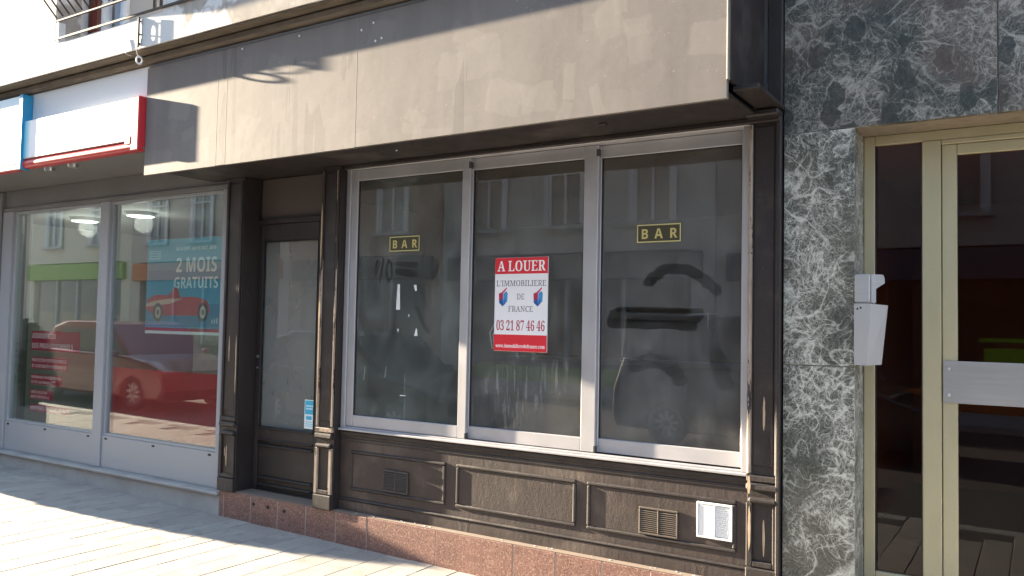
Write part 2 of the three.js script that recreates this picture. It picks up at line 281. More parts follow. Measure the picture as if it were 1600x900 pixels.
{
  const k = thing('sign_bracket', 'rusty ladder-shaped sign bracket standing off the white wall', 'bracket');
  const x = -5.755;
  obj('upright', cb(x - 0.006, x + 0.006, 3.70, 3.93, WZ + 0.02, WZ + 0.034, 0.002), M.iron, k);
  for (const y of [3.725, 3.80, 3.90]) obj('rung', cb(x - 0.005, x + 0.005, y - 0.006, y + 0.006, WZ, WZ + 0.02, 0.001), M.iron, k);
  { const s = new THREE.Shape([[0, 3.712], [0.017, 3.712], [0.017, 3.89], [0.012, 3.92], [0, 3.935]].map(p => new THREE.Vector2(...p))), hl = new THREE.Path(); hl.absellipse(0.0115, 3.82, 0.0025, 0.06, 0, Math.PI * 2); s.holes.push(hl); const g = new THREE.ExtrudeGeometry(s, { depth: 0.003, bevelEnabled: false }); g.rotateY(-Math.PI / 2); g.translate(x + 0.012, 0, WZ); obj('web_plate', g, M.steel, k); }
  obj('plate', cb(x - 0.004, x + 0.004, 3.715, 3.735, WZ, WZ + 0.03, 0.001), M.iron, k);
  const loop = new THREE.TorusGeometry(0.025, 0.0075, 8, 24); loop.scale(0.85, 1.1, 1); loop.rotateY(Math.PI / 2 - 0.25); loop.translate(x - 0.045, 3.618, 0.758);
  tag(obj('hanging_cable', [tube([[x - 0.01, 3.72, WZ + 0.02], [x - 0.035, 3.68, WZ + 0.015], [x - 0.045, 3.66, WZ], [x - 0.045, 3.643, 0.76]], 0.004, 6), loop], M.white), 'pale loose cable ending in a loop below the ladder-shaped bracket', 'cable');
  tag(obj('hanging_cable', tube([[-5.95, 3.80, WZ + 0.006], [-5.947, 3.74, WZ + 0.008], [-5.94, 3.685, WZ + 0.006], [-5.92, 3.672, WZ - 0.03]], 0.0025, 6), M.steel), 'thin loose wire on the white wall above the red and white sign', 'cable');
}

// ------------------------------------------------------------------ the closed bar: dark brown timber shopfront
const bar = thing('bar_shopfront', 'worn dark brown timber bar front with taupe fascia and aluminium sliding windows', 'shopfront');
{ // fascia
  const f = part('fascia', bar);
  const seams = [FX0, -5.005, -4.905, -3.655, FX1];
  for (let i = 0; i < seams.length - 1; i++) obj('fascia_panel', cb(seams[i], seams[i + 1] - 0.0001, FY0 + (i % 2) * 0.002, FY1, 0.622, 0.65, 0), M.fascia, f);
  for (const x of seams.slice(1, -1)) obj('seam_strip', cb(x - 0.004, x + 0.004, FY0 + 0.003, FY1, 0.6495, 0.6503, 0.0002), M.seam, f);
  obj('folded_edge', [cb(FX1 + 0.001, FX1 + 0.012, FY0 + 0.09, 3.75, 0.632, 0.658, 0.003)], M.fascia, f);
  obj('return_panel', cb(FX1 - 0.02, FX1, 2.86, 3.68, 0.02, 0.62, 0.002), M.paint, f);
  obj('top_trim', cb(FX0, FX1, FY1 + 0.006, SB - 0.08, 0.55, 0.64, 0.004), M.grey, f);
  obj('soffit', cb(FX0, FX1 - 0.022, 2.80, 2.815, -0.1, 0.62, 0.002), M.paint, f);
  obj('soffit_batten', [cb(-4.33, -1.17, 2.772, 2.799, 0.02, 0.05, 0.004), cb(FX1 - 0.02, -1.15, 2.83, 2.856, 0.012, 0.5, 0.004), cb(-1.34, -1.16, 2.79, 2.826, 0.012, 0.12, 0.008)], M.paint, f);
  obj('fixing', cb(-3.61, -3.595, 2.792, 2.80, 0.3, 0.312), M.white, f); obj('fixing', cb(-2.1, -2.06, 2.788, 2.80, 0.3, 0.33), M.iron, f);
  for (const [x, y] of [[-4.18, 3.56], [-4.75, 3.565], [-3.62, 3.5], [-3.52, 3.53], [-1.29, 3.52], [-3.5, 3.41], [-3.45, 3.42]]) obj('nail_head', new THREE.SphereGeometry(0.008, 8, 6).scale(1, 1, 0.6).translate(x, y, 0.652), M.white, f);
  obj('side_wall', [cb(-1.24, -1.163, 2.86, 4.4, -0.02, 0.03, 0.004)], M.paint, f);
}
function pilaster(x0, x1, zf, worn) {
  const p = part('pilaster', bar), w = x1 - x0;
  obj('shaft', cb(x0, x1, 0.29, 2.798, -0.11, zf - 0.012, 0.002), M.paint, p);
  // corner beads, the paint rubbed off them
  obj('corner_bead', cb(x0 - 0.002, x0 + 0.02, 0.885, 2.77, zf - 0.03, zf + 0.004, 0.006), worn === 1 ? M.wornR : worn ? M.worn : M.paint, p);
  obj('corner_bead', cb(x1 - 0.028, x1 - 0.008, 0.885, 2.77, zf - 0.013, zf + 0.004, 0.006), worn === 2 ? M.worn : M.paint, p);
  obj('flat', cb(x0 + 0.03, x1 - 0.036, 0.93, 2.75, zf - 0.013, zf - 0.006, 0.003), M.paint, p);
  obj('block', cb(x0 - 0.004, x1 - 0.003, 0.80, 0.84, zf - 0.03, zf + 0.016, 0.01), M.paint, p);
  obj('block', cb(x0 - 0.002, x1 - 0.004, 0.845, 0.88, zf - 0.03, zf + 0.008, 0.006), worn === 2 ? M.worn : M.paint, p);
  obj('cap_moulding', cb(x0 + 0.01, x1 - 0.012, 0.735, 0.765, zf - 0.03, zf + 0.018, 0.01), M.paint, p);
  obj('lower_frame', [cb(x0 - 0.002, x0 + 0.03, 0.40, 0.734, zf - 0.013, zf + 0.006, 0.004), cb(x1 - 0.036, x1 - 0.005, 0.40, 0.734, zf - 0.013, zf + 0.006, 0.004)], worn === 2 ? M.worn : M.paint, p);
  obj('lower_rail', cb(x0 + 0.0305, x1 - 0.0365, 0.40, 0.43, zf - 0.013, zf + 0.006, 0.004), M.paint, p);
  obj('foot', cb(x0 - 0.004, x1 - 0.002, 0.292, 0.395, zf - 0.03, zf + 0.012, 0.006), M.paint, p);
  return p;
}
// irregular chip of bare wood, real thickness
function chip(x, y, w, h, z, parent) {
  const s = new THREE.Shape(), n = 18; for (let i = 0; i < n; i++) { const a = i / n * 2 * Math.PI, k = rr(0.72, 1.1); const X = Math.cos(a) * w / 2 * k, Y = Math.sin(a) * h / 2 * Math.pow(k, 0.3); i ? s.lineTo(X, Y) : s.moveTo(X, Y); }
  const g = new THREE.ExtrudeGeometry(s, { depth: 0.0015, bevelEnabled: false }); g.translate(x, y, z); obj('bare_wood_chip', g, M.chip, parent);
}
{
  const a = pilaster(-5.575, -5.385, 0.08, 0); chip(-5.5, 1.42, 0.012, 0.22, 0.0745, a); chip(-5.50, 0.57, 0.016, 0.17, 0.069, a); chip(-5.52, 0.6, 0.01, 0.08, 0.069, a); chip(-5.405, 1.3, 0.012, 0.5, 0.0835, a);
  const b = pilaster(-4.505, -4.33, 0.08, 2);
  const c = pilaster(-1.338, -1.166, 0.03, 1); chip(-1.25, 1.21, 0.014, 0.18, 0.0242, c); chip(-1.25, 0.555, 0.014, 0.2, 0.019, c); chip(-1.322, 0.6, 0.016, 0.24, 0.0362, c); chip(-1.322, 0.83, 0.02, 0.1, 0.0465, c);
  obj('edge_strip', cb(-1.185, -1.163, 0.29, 2.80, 0.02, 0.045, 0.005), M.paint, c);
}
{ // stall riser with three moulded panels
  const s = part('stall_riser', bar);
  obj('board', cb(-4.328, -1.34, 0.29, 0.868, -0.1, 0.0, 0.002), M.paintWarm, s);
  obj('top_rail_moulding', [cb(-4.327, -1.341, 0.79, 0.815, -0.01, 0.006, 0.004), cb(-4.327, -1.341, 0.83, 0.862, -0.01, 0.012, 0.005)], M.paint, s);
  obj('base_board', cb(-4.327, -1.341, 0.291, 0.368, -0.01, 0.010, 0.003), M.paintWarm, s);
  obj('base_moulding', cb(-4.327, -1.341, 0.3685, 0.386, -0.01, 0.017, 0.007), M.paint, s);
  for (const [x0, x1] of [[-4.22, -3.365], [-3.275, -2.38], [-2.305, -1.40]]) {
    const y0 = 0.445, y1 = 0.728, m = 0.022;
    for (const q of [[x0, x1, y1 - m, y1], [x0, x1, y0, y0 + m], [x0, x0 + m, y0 + m + 0.0005, y1 - m - 0.0005], [x1 - m, x1, y0 + m + 0.0005, y1 - m - 0.0005]]) obj('panel_moulding', cb(...q, -0.01, 0.012, 0.007), M.paint, s);
    obj('panel_field', cb(x0 + m + 0.001, x1 - m - 0.001, y0 + m + 0.001, y1 - m - 0.001, -0.01, 0.0025, 0.001), M.paintWarm, s);
  }
}
function vent(x0, y0, w, h, m, label, plain) {
  const v = part('vent_grille', bar, label), z = 0.0025;
  obj('frame', [cb(x0, x0 + w, y0 + h - 0.012, y0 + h, z, z + 0.014), cb(x0, x0 + w, y0, y0 + 0.012, z, z + 0.014), cb(x0, x0 + 0.01, y0 + 0.0122, y0 + h - 0.0122, z, z + 0.014), cb(x0 + w - 0.01, x0 + w, y0 + 0.0122, y0 + h - 0.0122, z, z + 0.014), cb(x0 + w / 2 - 0.005, x0 + w / 2 + 0.005, y0 + 0.0122, y0 + h - 0.0122, z, z + 0.0145)], m, v);
  obj('back_plate', cb(x0 + 0.0102, x0 + w - 0.0102, y0 + 0.0122, y0 + h - 0.0122, z, z + 0.002, 0.0005), m === M.white ? m : M.black, v);
  for (let s = 0; s < 2; s++) { if (plain && s === 0) { obj('blanking_plate', cb(x0 + 0.011, x0 + w / 2 - 0.006, y0 + 0.013, y0 + h - 0.013, z + 0.0021, z + 0.011), m, v); continue; }
    for (let i = 0; i < (plain ? 15 : 11); i++) { const y = y0 + 0.016 + i * (h - 0.032) / (plain ? 15 : 11), g = cb(x0 + 0.011 + s * (w / 2 - 0.004), x0 + w / 2 - 0.006 + s * (w / 2 - 0.005), plain ? -0.005 : -0.0028, plain ? 0.005 : 0.0028, -0.006, plain ? 0.0 : 0.006, 0.0006); g.rotateX(plain ? 0.05 : 0.6); g.translate(0, y + 0.006, z + 0.0075); obj('louvre', g, m, v); } }
}
vent(-3.905, 0.475, 0.225, 0.15, mat([0.066, 0.055, 0.05], 0.6), 'brown louvred vent flush in the panel beside the door');
vent(-1.965, 0.472, 0.235, 0.155, mat([0.085, 0.066, 0.052], 0.6), 'brown louvred vent under the wiped window');
vent(-1.62, 0.505, 0.2, 0.195, M.white, 'white vent with one blank half', true);
{ // granite plinth
  const p = part('granite_plinth', bar);
  obj('bed', cb(-5.57, -1.17, -0.2, 0.285, -0.1, 0.0665), M.grout, p);
  const xs = [-5.57, -5.516, -5.198, -4.896, -4.596, -4.29, -3.995, -3.385, -2.784, -2.48, -2.172, -1.868, -1.56, -1.17];
  for (let i = 0; i < xs.length - 1; i++) { const q = cb(xs[i] + 0.0025, xs[i + 1] - 0.0025, -0.15, 0.288 + rr(-0.001, 0.001), 0.045, 0.068 + rr(-0.0012, 0.0012), 0.002), u = q.attributes.uv, o = i * 0.213; for (let k = 0; k < u.count; k++) u.setXY(k, u.getX(k) + o, u.getY(k) + o * 0.7); obj('granite_tile', q, M.granite, p); }
  obj('ledge', cb(-5.57, -1.17, 0.2885, 0.296, -0.1, 0.062, 0.002), M.ledge, p);
  for (const [x, y] of [[-5.16, 0.19], [-5.0, 0.185], [-4.82, 0.18]]) { const g = new THREE.CylinderGeometry(0.014, 0.014, 0.006, 14).rotateX(Math.PI / 2).translate(x, y + 0.04, 0.069); obj('drill_hole_plug', g, M.black, p); }
  for (let i = 0; i < 26; i++) { const g = new THREE.IcosahedronGeometry(rr(0.002, 0.0055), 0); g.scale(1.3, 0.6, 1); g.translate(rr(-4.2, -1.5), 0.2985, rr(0.02, 0.055)); obj('grit', g, M.white, p); }
}
// dust on the inside of the glass: one film over the three panes
const DX0 = -4.3, DX1 = -1.34, DY0 = 0.86, DY1 = 2.77;
{
  const seg = (px, py, a, b) => { const dx = b[0] - a[0], dy = b[1] - a[1], t = Math.min(1, Math.max(0, ((px - a[0]) * dx + (py - a[1]) * dy) / (dx * dx + dy * dy))); return [Math.hypot(px - a[0] - t * dx, py - a[1] - t * dy), t]; };
  const strokes = [ // wiped with a hand or rag: polyline, half width, strength
    [[[-1.965, 1.93], [-1.86, 2.0], [-1.74, 1.995], [-1.64, 1.95], [-1.55, 1.87]], 0.033, 0.8], [[[-1.94, 1.92], [-1.9, 1.97], [-1.8, 2.01]], 0.02, 0.5],
    [[[-2.19, 1.725], [-1.66, 1.725]], 0.038, 0.8], [[[-2.21, 1.68], [-1.69, 1.67]], 0.03, 0.8], [[[-2.16, 1.76], [-1.64, 1.755]], 0.016, 0.9],
    [[[-2.05, 1.42], [-1.95, 1.47], [-1.84, 1.44], [-1.76, 1.36]], 0.045, 0.45], [[[-1.55, 1.5], [-1.5, 1.36]], 0.05, 0.35],
    [[[-4.07, 2.02], [-4.035, 2.10]], 0.008, 0.7], [[[-4.05, 1.99], [-4.02, 2.09]], 0.008, 0.6], [[[-4.01, 1.95], [-3.98, 2.11]], 0.010, 0.75], [[[-3.93, 2.1], [-3.955, 2.03], [-3.93, 1.94], [-3.90, 1.98], [-3.905, 2.08], [-3.93, 2.1]], 0.010, 0.75],
    [[[-3.85, 2.07], [-3.68, 2.06]], 0.02, 0.55], [[[-3.85, 2.02], [-3.68, 2.0]], 0.024, 0.6], [[[-3.6, 2.2], [-3.63, 2.05]], 0.012, 0.4], [[[-3.47, 2.08], [-3.53, 1.96]], 0.012, 0.4], [[[-3.66, 1.76], [-3.58, 1.6]], 0.02, 0.3],
  ];
  const scrapes = [[[[-3.03, 1.665], [-3.07, 1.6], [-3.05, 1.5]], 0.008, 0.7], [[[-3.01, 1.64], [-3.045, 1.59], [-3.03, 1.5]], 0.007, 0.6], [[[-3.76, 1.3], [-3.755, 0.98]], 0.006, 0.3], [[[-4.13, 1.33], [-4.14, 1.24]], 0.006, 0.6], [[[-3.93, 1.34], [-3.94, 1.26]], 0.006, 0.5], [[[-1.72, 1.73], [-1.6, 1.74]], 0.008, 0.25], [[[-1.6, 1.66], [-1.6, 1.73]], 0.006, 0.25]];
  const w = DX1 - DX0, h = DY1 - DY0;
  T.dust = tex(2048, 1320, w, h, (u, v) => {
    const X = DX0 + u, Y = DY0 + v;
    const a = fbm(u * 2.2, v * 2.2, 5), b = fbm(u * 9 + 4, v * 7, 4), c = vn(u * 170, v * 170), e = fbm(u * 30, v * 4, 3);
    let al = 0.255 * (0.3 + 1.0 * a + 0.6 * (b - 0.5) + 0.25 * (e - 0.5));
    // streaky cleaned patches low in the middle pane
    const sm = fbm(u * 46, v * 6 + u * 8, 3);
    if (X > -3.22 && X < -2.38) { const k = sstep(0.5, 0.75, fbm(u * 3.3 + 7, v * 3.3, 4)) * sstep(1.75, 1.5, Y); al *= 1 - 0.55 * k; if (Y < 1.5) al += 0.16 * sstep(0.58, 0.75, sm) * sstep(0.42, 0.6, fbm(u * 4 + 2, v * 4 + 8, 3)); }
    if (X < -3.25) al *= 1 + 0.25 * (b - 0.3) - 0.25 * sstep(0.5, 0.7, fbm(u * 3 + 70, v * 3, 4));
    for (const [pl, r, s] of strokes) { let d = 9; for (let i = 0; i + 1 < pl.length; i++) { const q = seg(X, Y, pl[i], pl[i + 1])[0]; if (q < d) d = q; } if (d < r * 1.6) { const n = fbm(u * 12, v * 70, 3) - 0.5; al *= 1 - s * sstep(1.12, 0.86, d / r + n * 0.9) * (0.86 + 0.3 * n); if (d > r * 0.92 && d < r * 1.12) al += 0.03 * s; } }
    for (const [pl, r, s] of scrapes) { for (let i = 0; i + 1 < pl.length; i++) { const d = seg(X, Y, pl[i], pl[i + 1])[0]; if (d < r) al += s * (1 - d / r) * (0.4 + 0.9 * vn(u * 300, v * 90)); } }
    { const ex = (X + 2.88) / 0.24, ey = (Y - 1.24) / 0.17, e = ex * ex + ey * ey; if (e < 1.4) al += 0.26 * sstep(1.3, 0.4, e) * sstep(0.5, 0.72, fbm(u * 75, v * 7 + fbm(u * 6, v * 6, 2) * 2, 3)); }
    const dr = fbm(u * 60, v * 1.1, 2); if (dr > 0.76) al += 0.025;
    const col = X < -3.25 ? [0.385, 0.44, 0.42] : X < -2.33 ? [0.42, 0.43, 0.415] : [0.44, 0.45, 0.435];
    return [...col, Math.min(0.8, Math.max(0.012, al))];
  }, true, false);
  T.dust.offset.set(-DX0 / w, -DY0 / h);
  M.dust = new THREE.MeshStandardMaterial({ map: T.dust, transparent: true, roughness: 1, side: THREE.DoubleSide });
}
{ // three sliding windows in an aluminium frame, each leaf one track further back
  const f = part('window_frame', bar);
  obj('jamb', cb(-4.326, -4.285, 0.884, 2.768, -0.1, 0.012), M.alu, f); obj('jamb', cb(-1.375, -1.3395, 0.884, 2.768, -0.1, 0.012), M.alu, f);
  obj('head', cb(-4.326, -1.3395, 2.7685, 2.798, -0.1, 0.016), M.alu, f);
  obj('sill', cb(-4.328, -1.3395, 0.8685, 0.8835, -0.1, 0.034, 0.003), M.alu, f);
  obj('sill_track', [cb(-4.284, -1.376, 0.8837, 0.895, 0.003, 0.012, 0.002), cb(-4.284, -1.376, 0.8837, 0.892, -0.035, -0.031, 0.001)], M.alu, f);
  const leaves = [[-4.285, -3.215, -0.002], [-3.245, -2.28, -0.034], [-2.32, -1.375, -0.066]];
  leaves.forEach(([x0, x1, z], i) => {
    const L = part('sliding_window', bar), st = [0.062, 0.03, 0.045][i], sr = [0.068, 0.098, 0.03][i], zb = z - 0.028;
    obj('stile', cb(x0 + 0.001, x0 + st, 0.896, 2.766, zb, z, 0.003), M.alu, L); obj('stile', cb(x1 - sr, x1 - 0.001, 0.896, 2.766, zb, z, 0.003), M.alu, L);
    obj('bottom_rail', cb(x0 + st + 0.0006, x1 - sr - 0.0006, 0.896, 0.978, zb, z - 0.001, 0.003), M.alu, L);
    obj('top_rail', cb(x0 + st + 0.0006, x1 - sr - 0.0006, 2.688, 2.766, zb, z - 0.001, 0.003), M.alu, L);
    obj('gasket', [cb(x0 + st, x0 + st + 0.005, 0.98, 2.687, zb + 0.006, zb + 0.02, 0.001), cb(x1 - sr - 0.005, x1 - sr, 0.98, 2.687, zb + 0.006, zb + 0.02, 0.001), cb(x0 + st + 0.005, x1 - sr - 0.005, 2.682, 2.687, zb + 0.006, zb + 0.02, 0.001)], M.black, L);
    obj('glass', card(x0 + st - 0.004, x1 - sr + 0.004, 0.97, 2.694, zb + 0.014), M.glass, L);
    obj('dust_film', sheet(x0 + st - 0.003, x1 - sr + 0.003, 0.972, 2.692, zb + 0.008), M.dust, L);
    if (i < 2) { obj('lock', cb(x1 - 0.014, x1 + 0.004, 2.695, 2.74, z - 0.03, z + 0.004), M.aluDark, L); obj('end_cap', cb(x1 - 0.012, x1 + 0.003, 0.9, 0.935, z - 0.03, z + 0.003), M.aluDark, L); }
    if (i === 0) { const zz = zb + 0.0165; for (const pl of [[[-3.835, 1.925], [-3.815, 1.925], [-3.808, 1.745], [-3.845, 1.745]], [[-3.69, 1.92], [-3.665, 1.918], [-3.66, 1.88], [-3.675, 1.875]], [[-3.735, 1.715], [-3.722, 1.715], [-3.725, 1.69]], [[-3.83, 1.61], [-3.815, 1.612], [-3.82, 1.585]], [[-3.66, 1.62], [-3.65, 1.61], [-3.645, 1.565], [-3.675, 1.565]], [[-3.79, 1.15], [-3.74, 1.15], [-3.74, 1.145], [-3.79, 1.143]]]) { const s = new THREE.Shape(pl.map(p => new THREE.Vector2(...p))); const g = new THREE.ExtrudeGeometry(s, { depth: 0.0006, bevelEnabled: false }); g.translate(0, 0, zz); obj('torn_sticker', g, M.white, L); } }
  });
}
{ // door set back between the pilasters
  const d = part('bar_door', bar, 'dark glazed timber door with dusty pane'), z = -0.1;
  obj('stile', cb(-5.384, -5.337, 0.285, 2.428, z - 0.04, z), M.paint, d); obj('stile', cb(-4.71, -4.635, 0.285, 2.428, z - 0.04, z), M.paint, d);
  obj('top_rail', cb(-5.3365, -4.7105, 2.29, 2.428, z - 0.04, z - 0.001), M.paint, d);
  obj('lower_rail', cb(-5.3365, -4.7105, 0.70, 0.80, z - 0.04, z - 0.001), M.paint, d);
  obj('lower_panel', cb(-5.3365, -4.7105, 0.285, 0.6995, z - 0.04, z - 0.016), M.paint, d);
  for (const y of [0.792, 0.70, 0.655, 0.40, 0.345, 0.29]) obj('door_moulding', cb(-5.335, -4.712, y - 0.008, y + 0.008, z - 0.02, z + 0.012, 0.006), M.paint, d);
  obj('glazing_bead', [cb(-5.336, -5.328, 0.80, 2.289, z - 0.02, z + 0.004), cb(-4.719, -4.711, 0.80, 2.289, z - 0.02, z + 0.004), cb(-5.327, -4.72, 2.282, 2.2895, z - 0.02, z + 0.004)], M.black, d);
  obj('glass', card(-5.336, -4.711, 0.80, 2.29, z - 0.022), M.glass, d);
  T.dust2 = tex(512, 1024, 0.64, 1.5, (u, v) => { const a = fbm(u * 3, v * 2, 5), b = fbm(u * 14, v * 4, 3); return [0.45, 0.475, 0.455, 0.40 + 0.2 * (a - 0.5) + 0.04 * (b - 0.5)]; });
  obj('dust_film', sheet(-5.336, -4.711, 0.80, 2.29, z - 0.03), new THREE.MeshStandardMaterial({ map: T.dust2, transparent: true, roughness: 1 }), d);
  obj('lock', [new THREE.CylinderGeometry(0.012, 0.012, 0.012, 12).rotateX(Math.PI / 2).translate(-5.36, 1.36, z + 0.002), new THREE.CylinderGeometry(0.008, 0.008, 0.012, 10).rotateX(Math.PI / 2).translate(-5.36, 1.27, z + 0.002)], M.steel, d);
  const fr = part('door_surround', bar);
  obj('jamb', cb(-4.634, -4.506, 0.285, 2.80, z - 0.05, z + 0.03), M.paint, fr);
  obj('transom', cb(-5.384, -4.635, 2.4295, 2.468, z - 0.05, z + 0.02), M.paint, fr);
  obj('board', cb(-5.384, -4.635, 2.4685, 2.80, z - 0.04, z - 0.012), M.boardBrown, fr);
  obj('threshold', cb(-5.384, -4.506, 0.27, 0.2845, -0.2, 0.04), M.concrete, fr);
  for (const [x, h, y] of [[-4.515, 1.0, 1.5], [-4.515, 0.5, 2.3]]) chip(x + 0.018, y, 0.014, h, 0.0845, bar.children.find(o => o.name === 'pilaster' && o.children[0]));
}
{ // room behind the glass
  const r = part('room', bar);
  obj('floor', cb(-5.7, -1.17, 0.1, 0.27, -3.9, -0.14), M.tileFloor, r); obj('ceiling', cb(-5.7, -1.17, 2.816, 2.855, -3.9, -0.11), M.panelling, r);
  obj('back_wall', cb(-5.7, -1.17, 0.271, 2.815, -3.99, -3.9), M.panelling, r); obj('side_wall', [cb(-5.64, -5.58, 0.271, 2.815, -3.9, -0.14), cb(-1.17, -1.12, 0.1, 2.815, -3.9, -0.12)], M.panelling, r);
  obj('counter', [cb(-4.4, -1.9, 0.271, 1.3, -3.0, -2.6), cb(-4.5, -1.8, 1.301, 1.34, -3.05, -2.5)], M.boardBrown, r);
}
// things stuck on the glass
{
  const t = canvasTex(800, 1220, (g, w, h) => {
    g.fillStyle = '#f4f3f5'; g.fillRect(0, 0, w, h); g.fillStyle = '#e02d3a'; g.fillRect(0, 0, w, 212); g.fillRect(0, 1005, w, 215);
    const T2 = (s, x, y, size, col, width, font = 'serif', bold = 'bold') => { g.fillStyle = col; g.font = `${bold} ${size}px ${font}`; g.textAlign = 'left'; g.textBaseline = 'alphabetic'; const m = g.measureText(s).width; g.save(); g.translate(x - width / 2, y); g.scale(width / m, 1); g.fillText(s, 0, 0); g.restore(); };
    T2('A LOUER', 400, 176, 190, '#ffffff', 730); T2("L'IMMOBILIERE", 400, 372, 105, '#3a3d48', 760, 'serif', ''); T2('DE', 400, 545, 100, '#3a3d48', 120, 'serif', ''); T2('FRANCE', 400, 705, 100, '#3a3d48', 380, 'serif', '');
    T2('03 21 87 46 46', 400, 950, 185, '#b01f3c', 740); T2('www.immobilieredefrance.com', 400, 1175, 64, '#ffffff', 745);
    for (const x of [130, 660]) { // cube with a slanted roof stroke
      const P = (c, pts) => { g.fillStyle = c; g.beginPath(); pts.forEach(([a, b], i) => i ? g.lineTo(x + a, b) : g.moveTo(x + a, b)); g.closePath(); g.fill(); };
      P('#b52a55', [[-68, 470], [0, 445], [0, 520], [0, 610], [-62, 580]]); P('#d0365c', [[-40, 470], [52, 388], [62, 402], [8, 462]]); P('#3f97cf', [[4, 470], [48, 438], [72, 470], [66, 575], [4, 615]]); P('#245aa0', [[-58, 560], [0, 530], [4, 615], [0, 640], [-62, 590]]); P('#2f77b8', [[4, 560], [36, 520], [40, 600], [4, 630]]);
    }
  });
  const o = thing('to_let_sign', 'red and white rental sign with phone number stuck on the middle window', 'sign');
  obj('board', cb(-3.0315, -2.6295, 1.4835, 2.0915, -0.052, -0.045, 0.001), M.white, o); obj('print', card(-3.03, -2.631, 1.485, 2.09, -0.0444), tmat(t, 0.45), o);
  const bt = canvasTex(512, 200, (g, w, h) => { g.fillStyle = '#474434'; g.fillRect(0, 0, w, h); g.strokeStyle = '#d8cd8a'; g.lineWidth = 12; g.strokeRect(7, 7, w - 14, h - 14); g.fillStyle = '#cdc07c'; g.font = 'bold 150px sans-serif'; g.textBaseline = 'middle'; g.textAlign = 'center'; [['B', 92], ['A', 256], ['R', 424]].forEach(([s, x]) => g.fillText(s, x, 106)); });
  const bm = tmat(bt, 0.35);
  tag(obj('bar_window_sticker', cb(-3.92, -3.648, 2.158, 2.264, -0.0155, -0.0148, 0.0002), M.black), 'gold bar lettering sticker on the window with torn sticker scraps', 'sticker', 'gold bar stickers');
  obj('lettering', card(-3.92, -3.648, 2.158, 2.264, -0.0144), bm, scene.children[scene.children.length - 1]);
  tag(obj('bar_window_sticker', cb(-2.04, -1.764, 2.158, 2.266, -0.0795, -0.0788, 0.0002), M.black), 'gold bar lettering sticker above the wiped dust on the window next to the marble', 'sticker', 'gold bar stickers');
  obj('lettering', card(-2.04, -1.764, 2.158, 2.266, -0.0784), bm, scene.children[scene.children.length - 1]);
  const dt = canvasTex(128, 320, (g, w, h) => { g.fillStyle = '#e8f2f6'; g.fillRect(0, 0, w, h); g.fillStyle = '#3fb4d8'; g.fillRect(6, 10, 116, 150); g.fillRect(20, 180, 70, 40); g.fillStyle = '#bfe6f2'; g.fillRect(18, 60, 92, 18); g.fillRect(18, 90, 80, 18); g.fillStyle = '#7fc9e2'; for (let i = 0; i < 3; i++) g.fillRect(16, 240 + i * 22, 90, 9); });
  tag(obj('door_sticker', cb(-4.835, -4.72, 0.82, 1.045, -0.1214, -0.1206, 0.0002), M.white), 'small blue and white notice stuck low on the bar door glass', 'sticker');
  obj('print', card(-4.834, -4.721, 0.821, 1.044, -0.1202), tmat(dt, 0.5), scene.children[scene.children.length - 1]);
}

